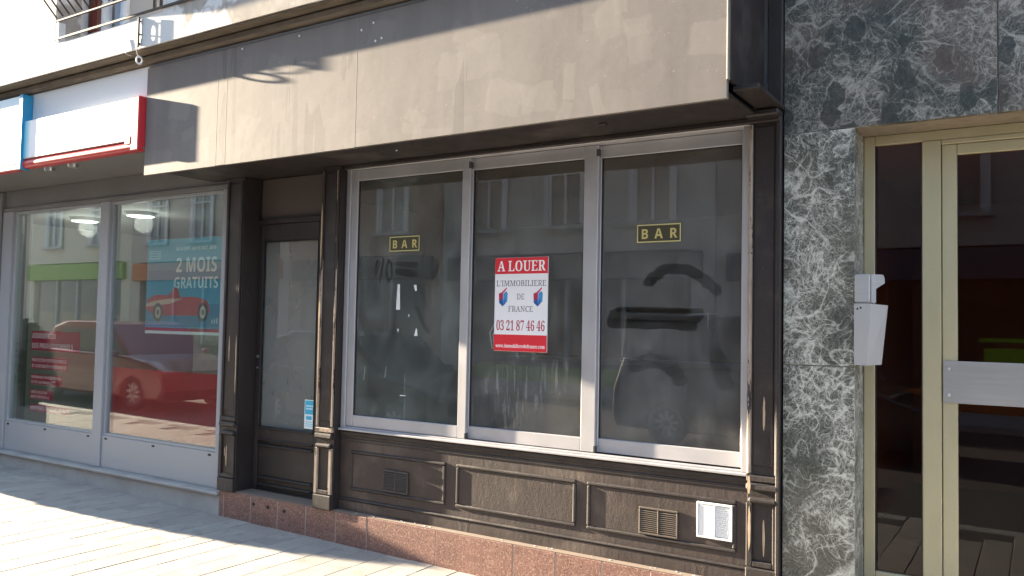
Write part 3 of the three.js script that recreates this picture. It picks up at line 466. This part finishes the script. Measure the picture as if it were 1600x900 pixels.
// ------------------------------------------------------------------ insurance shop with grey metal front
const shop = thing('insurance_shopfront', 'grey metal insurance shopfront with two large panes on a stone sill', 'shopfront');
{
  const s = shop;
  obj('header_panel', cb(-9.25, -5.66, 2.775, 2.955, -0.1, -0.005, 0.003), M.grey, s);
  obj('header_panel', cb(-9.25, -5.66, 2.735, 2.7745, -0.1, 0.012, 0.004), M.grey, s);
  obj('soffit', cb(-9.6, -5.852, 2.9555, 2.975, -0.02, 0.66, 0.002), M.grey, s);
  obj('upper_panel', cb(-7.54, -5.853, 2.976, SB - 0.08, 0.6, 0.63, 0.004), mat([0.74, 0.76, 0.78], 0.22), s);
  obj('upper_panel', cb(-9.6, -7.545, 2.976, SB - 0.08, 0.6, 0.63, 0.004), mat([0.62, 0.74, 0.8], 0.25), s);
  for (const [x0, x1] of [[-9.25, -9.06], [-7.468, -7.33], [-5.712, -5.663]]) obj('mullion', cb(x0, x1, 0.272, 2.734, -0.11, 0.015, 0.004), M.greyPanel, s);
  obj('wall_pier', cb(-10.8, -9.26, -0.1, 2.95, -0.3, 0.03, 0.004), M.grey, s);
  for (const [x0, x1] of [[-9.059, -7.469], [-7.329, -5.713]]) {
    obj('base_panel', cb(x0, x1, 0.272, 0.562, -0.09, 0.0, 0.003), M.greyPanel, s);
    for (const k of [0.04, 0.48, 0.95]) obj('screw_cap', cb(lerp(x0, x1, k) - 0.018, lerp(x0, x1, k) + 0.018, 0.528, 0.545, -0.002, 0.006, 0.003), M.black, s);
    const w = part('shop_window', s);
    obj('glazing_bead', [cb(x0, x0 + 0.03, 0.563, 2.733, -0.08, -0.01, 0.003), cb(x1 - 0.016, x1, 0.563, 2.733, -0.08, -0.01, 0.003), cb(x0 + 0.0305, x1 - 0.0305, 2.705, 2.733, -0.08, -0.011, 0.003), cb(x0 + 0.0305, x1 - 0.0305, 0.563, 0.585, -0.08, -0.011, 0.003)], M.greyPanel, w);
    obj('outer_pane', card(x0 + 0.02, x1 - 0.02, 0.57, 2.72, -0.03), M.glassGreen, w); obj('inner_pane', card(x0 + 0.02, x1 - 0.02, 0.57, 2.72, -0.05), M.glassGreen, w);
  }
  obj('sill', cb(-9.9, -5.573, 0.243, 0.271, -0.1, 0.095, 0.008), M.concrete, s);
  obj('sill_base', cb(-9.9, -5.578, -0.2, 0.2425, -0.1, 0.06, 0.004), M.concrete, s);
  for (const x of [-7.35, -6.98]) { obj('soffit_lamp', new THREE.CylinderGeometry(0.045, 0.038, 0.03, 20).translate(x, 2.94, 0.57), M.steel, s); }
  const r = part('office', s);
  const pale = mat([0.42, 0.43, 0.42], 0.85);
  obj('floor', cb(-10.7, -5.65, 0.05, 0.27, -3.9, -0.1), mat([0.25, 0.24, 0.23], 0.6), r); obj('ceiling', cb(-10.7, -5.65, 2.80, 2.85, -3.9, -0.1), pale, r);
  obj('back_wall', cb(-10.7, -5.65, 0.271, 2.8, -3.99, -3.9), pale, r); obj('side_wall', cb(-10.8, -10.7, 0.271, 2.8, -3.9, -0.2), pale, r); obj('side_wall', cb(-5.70, -5.65, 0.271, 2.8, -3.9, -0.12), pale, r);
  obj('partition', cb(-9.2, -7.4, 0.271, 2.1, -2.4, -2.34), mat([0.42, 0.46, 0.45], 0.6), r);
  obj('desk', [cb(-7.2, -6.0, 0.95, 0.99, -2.4, -1.7), cb(-7.2, -7.15, 0.271, 0.95, -2.4, -1.7), cb(-6.05, -6.0, 0.271, 0.95, -2.4, -1.7)], mat([0.3, 0.22, 0.15], 0.6), r);
}
for (const [x, z, where] of [[-9.4, -0.96, 'behind the pane with red stickers'], [-8.31, -0.95, 'seen above the blue poster']]) {
  const l = thing('ceiling_lamp', 'round white ceiling lamp glowing inside the insurance shop ' + where, 'lamp', [x, 2.8, z], 'round lamps on the shop ceiling');
  obj('rim', new THREE.CylinderGeometry(0.16, 0.15, 0.035, 28).translate(0, -0.018, 0), M.white, l);
  obj('diffuser', new THREE.CylinderGeometry(0.14, 0.14, 0.008, 28).translate(0, -0.04, 0), new THREE.MeshStandardMaterial({ color: 0xffffff, emissive: lin(1, 0.95, 0.85), emissiveIntensity: 0.16 }), l);
  const p = new THREE.PointLight(lin(1, 0.95, 0.86), 0.11, 0, 2); p.position.set(0, -0.12, 0); p.castShadow = true; p.shadow.radius = 5; l.add(p);
}
{ // light box over the insurance shop
  const g = thing('light_box_sign', 'white light box with red rounded bottom rail and blue end over the insurance shop', 'sign');
  const q = 0.043, z0 = 0.631, z1 = 0.66 + q;
  const t = canvasTex(1024, 256, (c, w, h) => { c.fillStyle = '#fdfdfc'; c.fillRect(0, 0, w, h); const gr = c.createLinearGradient(0, 0, 70, 0); gr.addColorStop(0, '#57bfe0'); gr.addColorStop(1, '#fdfdfc'); c.fillStyle = gr; c.fillRect(0, 0, 70, h); });
  obj('box', cb(-7.545, -5.96, 3.028, 3.36, z0, z1, 0.006), M.white, g);
  obj('printed_face', card(-7.54, -5.965, 3.032, 3.355, z1 + 0.0012), tmat(t, 0.35), g);
  obj('red_end', [cb(-5.9595, -5.86, 2.945, 3.37, z0, z1 + 0.004, 0.008), cb(-6.03, -5.96, 3.0, 3.06, z1 + 0.0015, z1 + 0.006, 0.002)], M.red, g);
  const rail = new THREE.CylinderGeometry(0.038, 0.038, 1.6, 20).rotateZ(Math.PI / 2); rail.scale(1, 1, 0.9); rail.translate(-6.76, 2.983, z1 - 0.031);
  obj('red_rail', [rail, cb(-7.54, -5.9605, 2.946, 3.0275, z0, z1 - 0.02)], M.red, g);
  obj('blue_fin', cb(-7.60, -7.546, 2.935, 3.6, z0, z1 + 0.02, 0.004), M.blue, g);
  const g2 = thing('blue_light_box', 'pale blue and white printed sign panel left of the blue fin', 'sign');
  const t2 = canvasTex(512, 512, (c, w, h) => { c.fillStyle = '#d9f0f8'; c.fillRect(0, 0, w, h); c.fillStyle = '#2e9fd0'; c.beginPath(); c.moveTo(w, h); c.lineTo(0, h); c.lineTo(150, h * 0.78); c.lineTo(250, h * 0.72); c.lineTo(330, h * 0.6); c.lineTo(w, h * 0.52); c.fill(); c.strokeStyle = '#ffffff'; c.lineWidth = 16; c.beginPath(); c.moveTo(300, 200); c.quadraticCurveTo(420, 320, 512, 240); c.stroke(); });
  obj('box', cb(-9.5, -7.606, 2.99, 3.6, z0, z1, 0.006), M.white, g2); obj('printed_face', card(-8.3, -7.61, 2.995, 3.595, z1 + 0.0012), tmat(t2, 0.35), g2); obj('red_rail', cb(-9.5, -7.606, 2.935, 2.9895, z0, z1 + 0.01, 0.01), M.red, g2);
}
// posters and stickers on the insurance shop glass
{
  const pt = canvasTex(1024, 760, (g, w, h) => {
    g.fillStyle = '#2f9cbb'; g.fillRect(0, 0, w, h); g.fillStyle = '#49aec8'; g.fillRect(0, 0, w, 250);
    g.fillStyle = '#8fd0df'; g.fillRect(30, 90, 150, 70); g.fillStyle = '#2f9cbb'; for (let i = 0; i < 3; i++) g.fillRect(42, 100 + i * 19, 120, 8);
    g.fillStyle = '#e9f4f6'; g.textAlign = 'center'; g.font = 'bold 40px sans-serif'; g.fillText('DU 4 SEPT. AU 31 OCT. 2018', 650, 96); g.font = 'bold 158px sans-serif'; g.fillText('2 MOIS', 660, 268); g.font = 'bold 122px sans-serif'; g.fillText('GRATUITS', 660, 396);
    g.fillStyle = '#1f7ea4'; g.fillRect(0, 520, w, 180);
    // open red car, generic
    g.fillStyle = '#c43d3d'; g.beginPath(); g.moveTo(0, 560); g.lineTo(20, 480); g.quadraticCurveTo(150, 430, 300, 455); g.lineTo(380, 395); g.quadraticCurveTo(410, 380, 430, 400); g.lineTo(470, 470); g.quadraticCurveTo(640, 450, 800, 490); g.quadraticCurveTo(850, 520, 850, 585); g.lineTo(760, 610); g.lineTo(120, 615); g.closePath(); g.fill();
    g.fillStyle = '#e3b49a'; g.beginPath(); g.moveTo(0, 520); g.quadraticCurveTo(220, 470, 500, 480); g.lineTo(330, 520); g.lineTo(0, 545); g.fill();
    for (const [x, y] of [[170, 590], [765, 585]]) { g.fillStyle = '#3b3431'; g.beginPath(); g.ellipse(x, y, 66, 76, 0, 0, 7); g.fill(); g.fillStyle = '#c9b9a6'; g.beginPath(); g.ellipse(x, y, 40, 48, 0, 0, 7); g.fill(); g.fillStyle = '#5d534c'; g.beginPath(); g.ellipse(x, y, 18, 22, 0, 0, 7); g.fill(); }
    g.fillStyle = '#bfe0ea'; g.fillRect(880, 640, 12, 30); g.fillRect(910, 634, 12, 36); g.fillRect(940, 628, 12, 42);
    g.fillStyle = '#b5243c'; g.fillRect(0, 712, w, 26); g.fillStyle = '#eef2f2'; g.fillRect(0, 738, w, 22);
  });
  const a = thing('blue_poster', 'blue promotional poster with red car hung in the insurance window', 'poster');
  obj('sheet', cb(-6.83, -5.755, 1.515, 2.355, -0.066, -0.0645, 0.0003), M.white, a); obj('print', card(-6.828, -5.757, 1.517, 2.353, -0.0635), tmat(pt, 0.5), a);
  const b = thing('red_window_panel', 'plain red panel covering the lower part of the window under the blue poster', 'panel');
  T.redp = tex(512, 256, 1.7, 0.6, (u, v) => [0.50, 0.045, 0.055].map(q => q * (0.82 + 0.34 * fbm(u * 3, v * 3, 4))));
  obj('sheet', cb(-7.30, -5.735, 0.59, 1.19, -0.068, -0.0645, 0.0005), tmat(T.redp, 0.5), b);
  const lab = (x0, x1, y0, y1, lines, label) => {
    const px = Math.round((x1 - x0) * 700), py = Math.round((y1 - y0) * 700);
    const t = canvasTex(px, py, (g, w, h) => { g.fillStyle = '#b52a4a'; g.fillRect(0, 0, w, h); g.fillStyle = '#f3dfe3'; g.textBaseline = 'middle'; const n = lines.length, s = h / n * 0.72; g.font = `bold ${s}px sans-serif`; lines.forEach((q, i) => { const m = g.measureText(q).width, k = Math.min(1, (w - 16) / m); g.save(); g.translate(8, h * (i + 0.5) / n); g.scale(k, 1); g.fillText(q, 0, 0); g.restore(); }); });
    const o = thing('window_label', label, 'sticker', [0, 0, 0], 'red lettering stickers on the shop window');
    obj('vinyl', cb(x0, x1, y0, y1, -0.0655, -0.0645, 0.0002), M.red, o); obj('lettering', card(x0 + 0.001, x1 - 0.001, y0 + 0.001, y1 - 0.001, -0.0638), tmat(t, 0.5), o);
  };
  lab(-8.74, -7.86, 1.30, 1.50, ['ASSURANCES', 'DES PROFESSIONNELS'], 'large two-line red insurance sticker on the window, topmost of its column');
  lab(-8.72, -8.06, 1.115, 1.235, ['PROTECTION PROFESSIONNELLE', 'ET CONTINUITE PERSONNELLE'], 'two-line red sticker just below the large red sticker');
  lab(-8.72, -8.14, 0.955, 1.06, ['DOMMAGES PROFESSIONNELS', 'FLOTTE AUTOMOBILE'], 'two-line red sticker, middle one of the red column');
  lab(-8.72, -8.30, 0.81, 0.905, ['SANTE COLLECTIVE', 'SANTE INDIVIDUELLE'], 'short two-line red sticker above the single-line one');
  lab(-8.72, -7.98, 0.685, 0.755, ['PREVOYANCE - EPARGNE - RETRAITE'], 'long single-line red sticker at the foot of the column');
}

// ------------------------------------------------------------------ marble entrance on the right
{
  const w = thing('marble_wall', 'dark green veined marble wall framing the apartment entrance', 'wall');
  const slabs = [[-1.158, -0.801, 1.4762, 2.6995, 'A', 1.2, 0.6], [-1.158, -0.801, -0.2, 1.474, 'A', 1.62, 0.25], [-1.158, -0.169, 2.701, 4.6, 'B', 1.2, -2.65], [-0.165, 0.85, 2.701, 4.6, 'B', 0.2, -1.4], [0.801, 1.6, 1.478, 2.697, 'A', 0.05, 0.6], [0.801, 1.6, -0.2, 1.474, 'A', 0.95, 0.25]];
  for (const [x0, x1, y0, y1, k, o, ov] of slabs) { const g = cb(x0, x1, y0, y1, -0.03, 0.0 + rr(-0.001, 0.001), 0.002), u = g.attributes.uv; for (let i = 0; i < u.count; i++) u.setXY(i, u.getX(i) + o, u.getY(i) + ov); obj('marble_slab', g, k === 'A' ? M.marbleA : M.marbleB, w); }
  obj('reveal_slab', [cb(-0.83, -0.803, -0.2, 2.70, -0.26, -0.0305, 0.002)], M.marbleA, w); obj('reveal_slab', cb(0.803, 0.83, -0.2, 2.70, -0.26, -0.0305, 0.002), M.marbleA, w);
  T.beige = tex(256, 256, 0.6, 0.6, (u, v) => { const a = fbm(u * 20, v * 20, 4), s = vn(u * 260, v * 260); return [0.27, 0.225, 0.165].map(q => q * (0.65 + 0.5 * a + 0.25 * s)); });
  obj('lintel_soffit', cb(-0.83, 0.83, 2.701, 2.72, -0.28, -0.031, 0.002), tmat(T.beige, 0.85), w);
  obj('backing', [cb(-1.162, -0.831, -0.2, 2.9, -0.3, -0.031), cb(0.831, 5, -0.2, 2.9, -0.3, -0.031), cb(-1.162, 5, 2.9, 9, -0.3, -0.032), cb(-0.83, 0.83, 2.7205, 2.9, -0.3, -0.032)], M.concrete, w);
  obj('threshold', cb(-0.802, 0.802, -0.2, 0.295, -0.3, -0.02, 0.008), M.concrete, w);
}
{
  const d = thing('entrance_door', 'cream metal entrance door with dark bronze glass and side light', 'door'), z = -0.25;
  const F = (n, x0, x1, y0, y1, a, b, p = d) => obj(n, cb(x0, x1, y0, y1, z + a, z + b, 0.004), M.cream, p);
  F('frame', -0.802, -0.747, 0.296, 2.70, -0.05, 0.0); F('frame', 0.747, 0.802, 0.296, 2.70, -0.05, 0.0); F('frame_head', -0.7465, 0.7465, 2.648, 2.70, -0.05, 0.001);
  const s = part('side_light', d); F('bottom_rail', -0.7465, -0.5205, 0.296, 0.405, -0.05, -0.004, s); F('mullion', -0.52, -0.432, 0.296, 2.6475, -0.05, 0.006, s); obj('glass', card(-0.75, -0.51, 0.40, 2.65, z - 0.03), M.bronze, s);
  obj('bead', [cb(-0.747, -0.741, 0.406, 2.647, z - 0.025, z - 0.006, 0.001), cb(-0.526, -0.5205, 0.406, 2.647, z - 0.025, z - 0.006, 0.001)], M.black, s);
  const l = part('door_leaf', d); F('stile', -0.428, -0.36, 0.30, 2.62, -0.045, 0.0, l); F('stile', 0.66, 0.74, 0.30, 2.62, -0.045, 0.0, l); F('top_rail', -0.3595, 0.6595, 2.565, 2.62, -0.045, -0.001, l); F('bottom_rail', -0.3595, 0.6595, 0.30, 0.43, -0.045, -0.001, l);
  obj('glass', card(-0.37, 0.67, 0.42, 2.575, z - 0.025), M.bronze, l);
  F('transom', -0.4315, 0.7465, 2.622, 2.6475, -0.05, 0.004);
  const p = part('push_plate', d, 'brushed steel plate screwed across the door');
  T.brushed = tex(512, 256, 1.1, 0.22, (u, v) => { const a = fbm(u * 4, v * 120, 3), b = fbm(u * 5, v * 9, 4); return [0.47, 0.465, 0.46].map(q => q * (0.85 + 0.14 * a + 0.16 * b)); });
  obj('plate', cb(-0.425, 0.70, 1.304, 1.516, z + 0.002, z + 0.008, 0.002), tmat(T.brushed, 0.42, { metalness: 0.7 }), p);
  for (const y of [1.345, 1.475]) obj('screw', new THREE.SphereGeometry(0.009, 12, 8).scale(1, 1, 0.5).translate(-0.4, y, z + 0.009), M.steel, p);
  const h = part('hall', d);
  obj('floor', cb(-1.1, 1.4, 0.1, 0.29, -3.9, -0.31), M.boardBrown, h); obj('wall', [cb(-1.1, 1.4, 0.29, 2.84, -3.99, -3.9), cb(-1.1, -1.0, 0.29, 2.84, -3.9, -0.31), cb(1.3, 1.4, 0.29, 2.84, -3.9, -0.31), cb(-1.1, 1.4, 2.80, 2.85, -3.9, -0.31)], M.hallWall, h);
  obj('mat', cb(-0.3, 0.5, 0.291, 0.3, -1.2, -0.6), M.black, h);
}
{
  const hull = pts => { const g = new ConvexGeometry(pts.map(p => new THREE.Vector3(...p))); const p = g.attributes.position, uv = []; for (let i = 0; i < p.count; i++) uv.push(p.getX(i), p.getY(i)); g.setAttribute('uv', new THREE.Float32BufferAttribute(uv, 2)); return g; };
  const silver = tmat(T.brushed, 0.4, { metalness: 0.35 });
  const a = thing('letter_box', 'pale grey tapered metal box fixed to the marble reveal beside the door', 'box');
  obj('body', hull([[-0.802, 1.795, 0.02], [-0.722, 1.795, 0.02], [-0.655, 1.79, -0.06], [-0.802, 1.79, -0.06], [-0.802, 1.488, 0.02], [-0.742, 1.486, 0.02], [-0.685, 1.49, -0.06], [-0.802, 1.49, -0.06]]), mat([0.44, 0.43, 0.42], 0.45, { metalness: 0.2 }), a);
  obj('lid_edge', cb(-0.8, -0.722, 1.796, 1.80, -0.05, 0.02, 0.001), M.steel, a);
  for (const [x, y] of [[-0.79, 1.765], [-0.775, 1.77]]) obj('mark', cb(x, x + 0.008, y, y + 0.01, 0.0195, 0.0208, 0.0003), M.black, a);
  const b = thing('keypad_hood', 'small silver hood with notched side above the tapered metal box', 'box');
  obj('cover', cb(-0.801, -0.727, 1.802, 1.945, 0.0, 0.018, 0.006), silver, b);
  const s = new THREE.Shape([[0, 0], [0.03, 0], [0.03, 0.07], [0.085, 0.1], [0.085, 0.125], [0.075, 0.143], [0, 0.143]].map(p => new THREE.Vector2(...p))); const g = new THREE.ExtrudeGeometry(s, { depth: 0.004, bevelEnabled: false }); g.rotateY(0.9); g.translate(-0.727, 1.802, 0.0); obj('side_plate', g, silver, b);
  obj('keypad', cb(-0.8, -0.735, 1.81, 1.93, -0.06, -0.001, 0.003), M.black, b);
}

// ------------------------------------------------------------------ neighbours that shade the wall, outside the view
{
  const n = thing('neighbour_shopfront', 'projecting stone shopfront further up the street than the insurance shop', 'shopfront');
  obj('pier', cb(-10.5, -10.0, -0.2, 2.93, -0.1, 0.56, 0.01), M.concrete, n); obj('front', cb(-14, -10.51, -0.2, 2.93, -0.1, 0.5, 0.01), M.grey, n);
  const p = thing('planter_shrub', 'leafy shrub in a square planter on the pavement by the stone shopfront', 'shrub', [-10.25, gy(-10.25), 0]);
  obj('planter', cb(-0.22, 0.22, -0.01, 0.45, 0.45, 0.9, 0.02), M.concrete, p); obj('stem', rod([0, 0.44, 0.66], [0, 1.1, 0.64], 0.02), M.boardBrown, p);
  const lv = []; for (let i = 0; i < 4000; i++) { const a = rr(0, 6.28), b = Math.acos(rr(-1, 1)), r = Math.pow(rnd(), 0.4); const g = new THREE.PlaneGeometry(0.05, 0.09); g.rotateX(rr(0, 3)); g.rotateY(rr(0, 6)); g.translate(0.3 * r * Math.sin(b) * Math.cos(a), 0.92 + 0.55 * r * Math.cos(b), 0.62 + 0.4 * r * Math.sin(b) * Math.sin(a)); lv.push(g); }
  const cr = obj('crown', lv, mat([0.05, 0.09, 0.03], 0.7, { side: THREE.DoubleSide }), p); cr.userData.kind = 'stuff';
}

// ------------------------------------------------------------------ the other side of the street and the parked cars, mirrored in the glass
{
  const shut = mat([0.5, 0.5, 0.48], 0.7), stone = [[0.55, 0.5, 0.4], [0.5, 0.47, 0.43], [0.6, 0.58, 0.53], [0.42, 0.3, 0.23], [0.58, 0.52, 0.44], [0.72, 0.66, 0.52], [0.6, 0.55, 0.42], [0.45, 0.42, 0.38]];
  const names = ['cream house with a dark shop window across the street', 'grey stone house with white shutters across the street', 'white house with tall narrow windows across the street', 'brick coloured house across the street', 'sand coloured house across the street with an orange shop band', 'cream house across the street with a green shop band', 'yellow house across the street with a grey shop band', 'brown stone house at the far end of the opposite row'];
  const bands = [[0.04, 0.04, 0.045], [0.05, 0.08, 0.12], [0.12, 0.12, 0.12], [0.03, 0.03, 0.03], [0.55, 0.16, 0.03], [0.24, 0.40, 0.05], [0.3, 0.3, 0.3], [0.1, 0.06, 0.03]];
  const W = [8.5, 7, 8, 6.5, 8.5, 7.5, 9, 8]; let x = 9;
  const wf = mergeGeometries(strip([cb(-0.62, -0.5, 0, 2.1, -0.06, 0, 0.01), cb(0.5, 0.62, 0, 2.1, -0.06, 0, 0.01), cb(-0.4999, 0.4999, 2.0, 2.12, -0.06, 0, 0.01), cb(-0.03, 0.03, 0.05, 2.0, -0.02, 0.04, 0.005), cb(-0.4999, -0.4301, 0.05, 1.999, -0.02, 0.04), cb(0.4301, 0.4999, 0.05, 1.999, -0.02, 0.04), cb(-0.43, 0.43, 1.35, 1.4, -0.02, 0.038)]));
  const sill = cb(-0.7, 0.7, -0.1, -0.001, -0.14, 0, 0.01), pane = card(-0.5, 0.5, 0, 2.0, 0.045).rotateY(Math.PI).translate(0, 0, 0.09), blind = cb(-0.5, 0.5, 0, 2.0, 0.0485, 0.056, 0.001), paneM = M.glass, blindM = mat([0.3, 0.29, 0.27], 0.9), shopM = mat([0.24, 0.21, 0.18], 0.9);
  W.forEach((w, i) => {
    const h = thing('town_house', names[i], 'house', [x - w / 2, gy(x - w / 2), 14.4], 'houses across the street'); x -= w;
    const m = mat(stone[i], 0.9), H = 9 + (i * 37 % 4) * 0.7, n = i % 2 ? 2 : 3;
    obj('wall', [cb(-w / 2 + 0.01, w / 2 - 0.01, 3.4, H, 0.06, 6, 0.01), cb(-w / 2 + 0.01, -w / 2 + 0.6, -0.2, 3.399, 0.06, 6), cb(w / 2 - 0.6, w / 2 - 0.01, -0.2, 3.399, 0.06, 6)], m, h);
    obj('shop_band', cb(-w / 2 + 0.3, w / 2 - 0.3, 2.7, 3.35, -0.1, 0.3, 0.02), mat(bands[i], 0.5), h);
    obj('shop_glass', card(-w / 2 + 0.6, w / 2 - 0.6, 0.4, 2.7, 0.2), paneM, h); obj('shop_room', [cb(-w / 2 + 0.6, w / 2 - 0.6, 0.4, 3.4, 3.0, 3.1), cb(-w / 2 + 0.6, w / 2 - 0.6, 0.3, 0.4, 0.3, 3.0), cb(-w / 2 + 0.6, w / 2 - 0.6, 3.351, 3.399, 0.3, 3.0)], shopM, h); obj('shop_base', cb(-w / 2 + 0.6, w / 2 - 0.6, -0.2, 0.4, 0.12, 0.3), mat(bands[(i + 3) % 8], 0.6), h);
    obj('shop_mullion', [-1, 0, 1].map(k => cb(k * w / 5 - 0.05, k * w / 5 + 0.05, 0.4, 2.7, 0.12, 0.26)), shut, h);
    if (i === 1) { obj('green_display', cb(2.0, 2.75, 0.8, 1.3, 0.09, 0.115), mat([0.3, 0.6, 0.02], 0.5), h); obj('green_display', cb(1.9, 3.0, 1.42, 1.5, 0.09, 0.115), mat([0.3, 0.6, 0.02], 0.5), h); }
    obj('cornice', cb(-w / 2, w / 2, H, H + 0.3, -0.25, 6, 0.03), shut, h); const rf = new ConvexGeometry([[-w / 2, H + 0.3, 0], [w / 2, H + 0.3, 0], [-w / 2, H + 0.3, 6], [w / 2, H + 0.3, 6], [-w / 2, H + 2.6, 3], [w / 2, H + 2.6, 3]].map(p => new THREE.Vector3(...p))); obj('roof', rf, mat([0.09, 0.085, 0.09], 0.8), h);
    for (let f = 0; f < 2; f++) for (let k = 0; k < n; k++) { const X = (k - (n - 1) / 2) * w / (n + 0.3), Y = 4.1 + f * 2.75; const win = part('window', h); win.position.set(X, Y, 0.058); obj('frame', wf, M.white, win); obj('sill', sill, shut, win); obj('pane', pane, paneM, win); obj('blind', blind, blindM, win); win.position.z = 0.0; }
  });
}
function car(x, z, c, label, van) {
  const k = thing(van ? 'parked_van' : 'parked_car', label, van ? 'van' : 'car', [x, gy(x) - 0.12, z]); k.rotation.z = Math.atan(GS);
  const paint = mat(c, 0.25, { clearcoat: 1, clearcoatRoughness: 0.03 }), gl = mat([0.16, 0.16, 0.165], 0.03), L = 2.1;
  const prof = (pts, d, b) => { const s = new THREE.Shape(); pts.forEach((p, i) => i ? s.lineTo(...p) : s.moveTo(...p)); const g = new THREE.ExtrudeGeometry(s, { depth: d - 2 * b, bevelEnabled: true, bevelThickness: b, bevelSize: b, bevelSegments: 3, curveSegments: 8 }); g.translate(0, 0, -d / 2 + b); return g; };
  const arch = (cx, n = 8) => { const o = []; for (let i = 0; i <= n; i++) { const a = Math.PI * i / n; o.push([cx + 0.36 * Math.cos(a), 0.26 + 0.36 * Math.sin(a)]); } return o; };
  const up = van ? 1.15 : 0.88, rf = van ? 1.85 : 1.46;
  obj('body', prof([[-L, 0.35], [-L + 0.05, 0.26], ...arch(-1.3).reverse(), ...arch(1.28).reverse(), [L - 0.1, 0.26], [L, 0.4], [L - 0.02, 0.66], [L - 0.5, 0.80], [1.05, up], [-L + 0.15, up + 0.04], [-L, 0.75]], 1.74, 0.06), paint, k);
  obj('cabin', prof(van ? [[1.5, up - 0.05], [0.95, rf], [-L + 0.12, rf], [-L + 0.06, up - 0.05]] : [[1.1, up - 0.04], [0.42, rf - 0.05], [0.1, rf], [-1.0, rf - 0.02], [-1.35, rf - 0.12], [-1.9, up - 0.02]], 1.54, 0.05), paint, k);
  for (const s of [-1, 1]) { const g = prof(van ? [[1.3, up + 0.05], [0.9, rf - 0.12], [0.1, rf - 0.12], [0.1, up + 0.05]] : [[0.95, up + 0.04], [0.38, rf - 0.11], [-1.0, rf - 0.1], [-1.5, up + 0.08]], 0.02, 0.004); g.translate(0, 0, s * 0.772); obj('side_window', g, gl, k); obj('chrome_strip', cb(-1.5, 1.0, up + 0.005, up + 0.025, s * 0.785 - 0.008, s * 0.785 + 0.008), M.steel, k); obj('door_mirror', cb(0.75, 0.92, up + 0.02, up + 0.15, s * 0.93 - 0.07, s * 0.93 + 0.07, 0.04), paint, k); }
  for (const wx of [-1.3, 1.28]) for (const s of [-1, 1]) { const w = part('wheel', k); w.position.set(wx, 0.31, s * 0.78); obj('tyre', new THREE.TorusGeometry(0.235, 0.085, 12, 28), M.black, w); obj('rim', [new THREE.CylinderGeometry(0.19, 0.19, 0.06, 24).rotateX(Math.PI / 2)], M.iron, w); obj('spokes', [0, 1, 2, 3, 4, 5, 6, 7, 8].map(i => cb(-0.022, 0.022, 0.05, 0.19, s * 0.04 - 0.02, s * 0.04 + 0.02).rotateZ(i * 2 * Math.PI / 9)), M.steel, w); }
  for (const s of [-1, 1]) { obj('headlight', cb(L - 0.16, L + 0.005, 0.6, 0.7, s * 0.66 - 0.16, s * 0.66 + 0.16, 0.03), M.steel, k); obj('tail_light', cb(-L - 0.006, -L + 0.1, 0.68, 0.84, s * 0.72 - 0.1, s * 0.72 + 0.1, 0.03), M.red, k); }
  return k;
}
car(-14.4, 4.85, [0.28, 0.014, 0.016], 'glossy dark red hatchback parked along the kerb');
car(-8.6, 4.9, [0.03, 0.032, 0.035], 'black car parked between the red hatchback and the tall grey van');
car(-20.5, 4.85, [0.55, 0.56, 0.57], 'silver car parked behind the red hatchback');
car(-3.3, 7.6, [0.05, 0.055, 0.06], 'tall dark grey van standing in the road', true);
renderer.render(scene, camera);
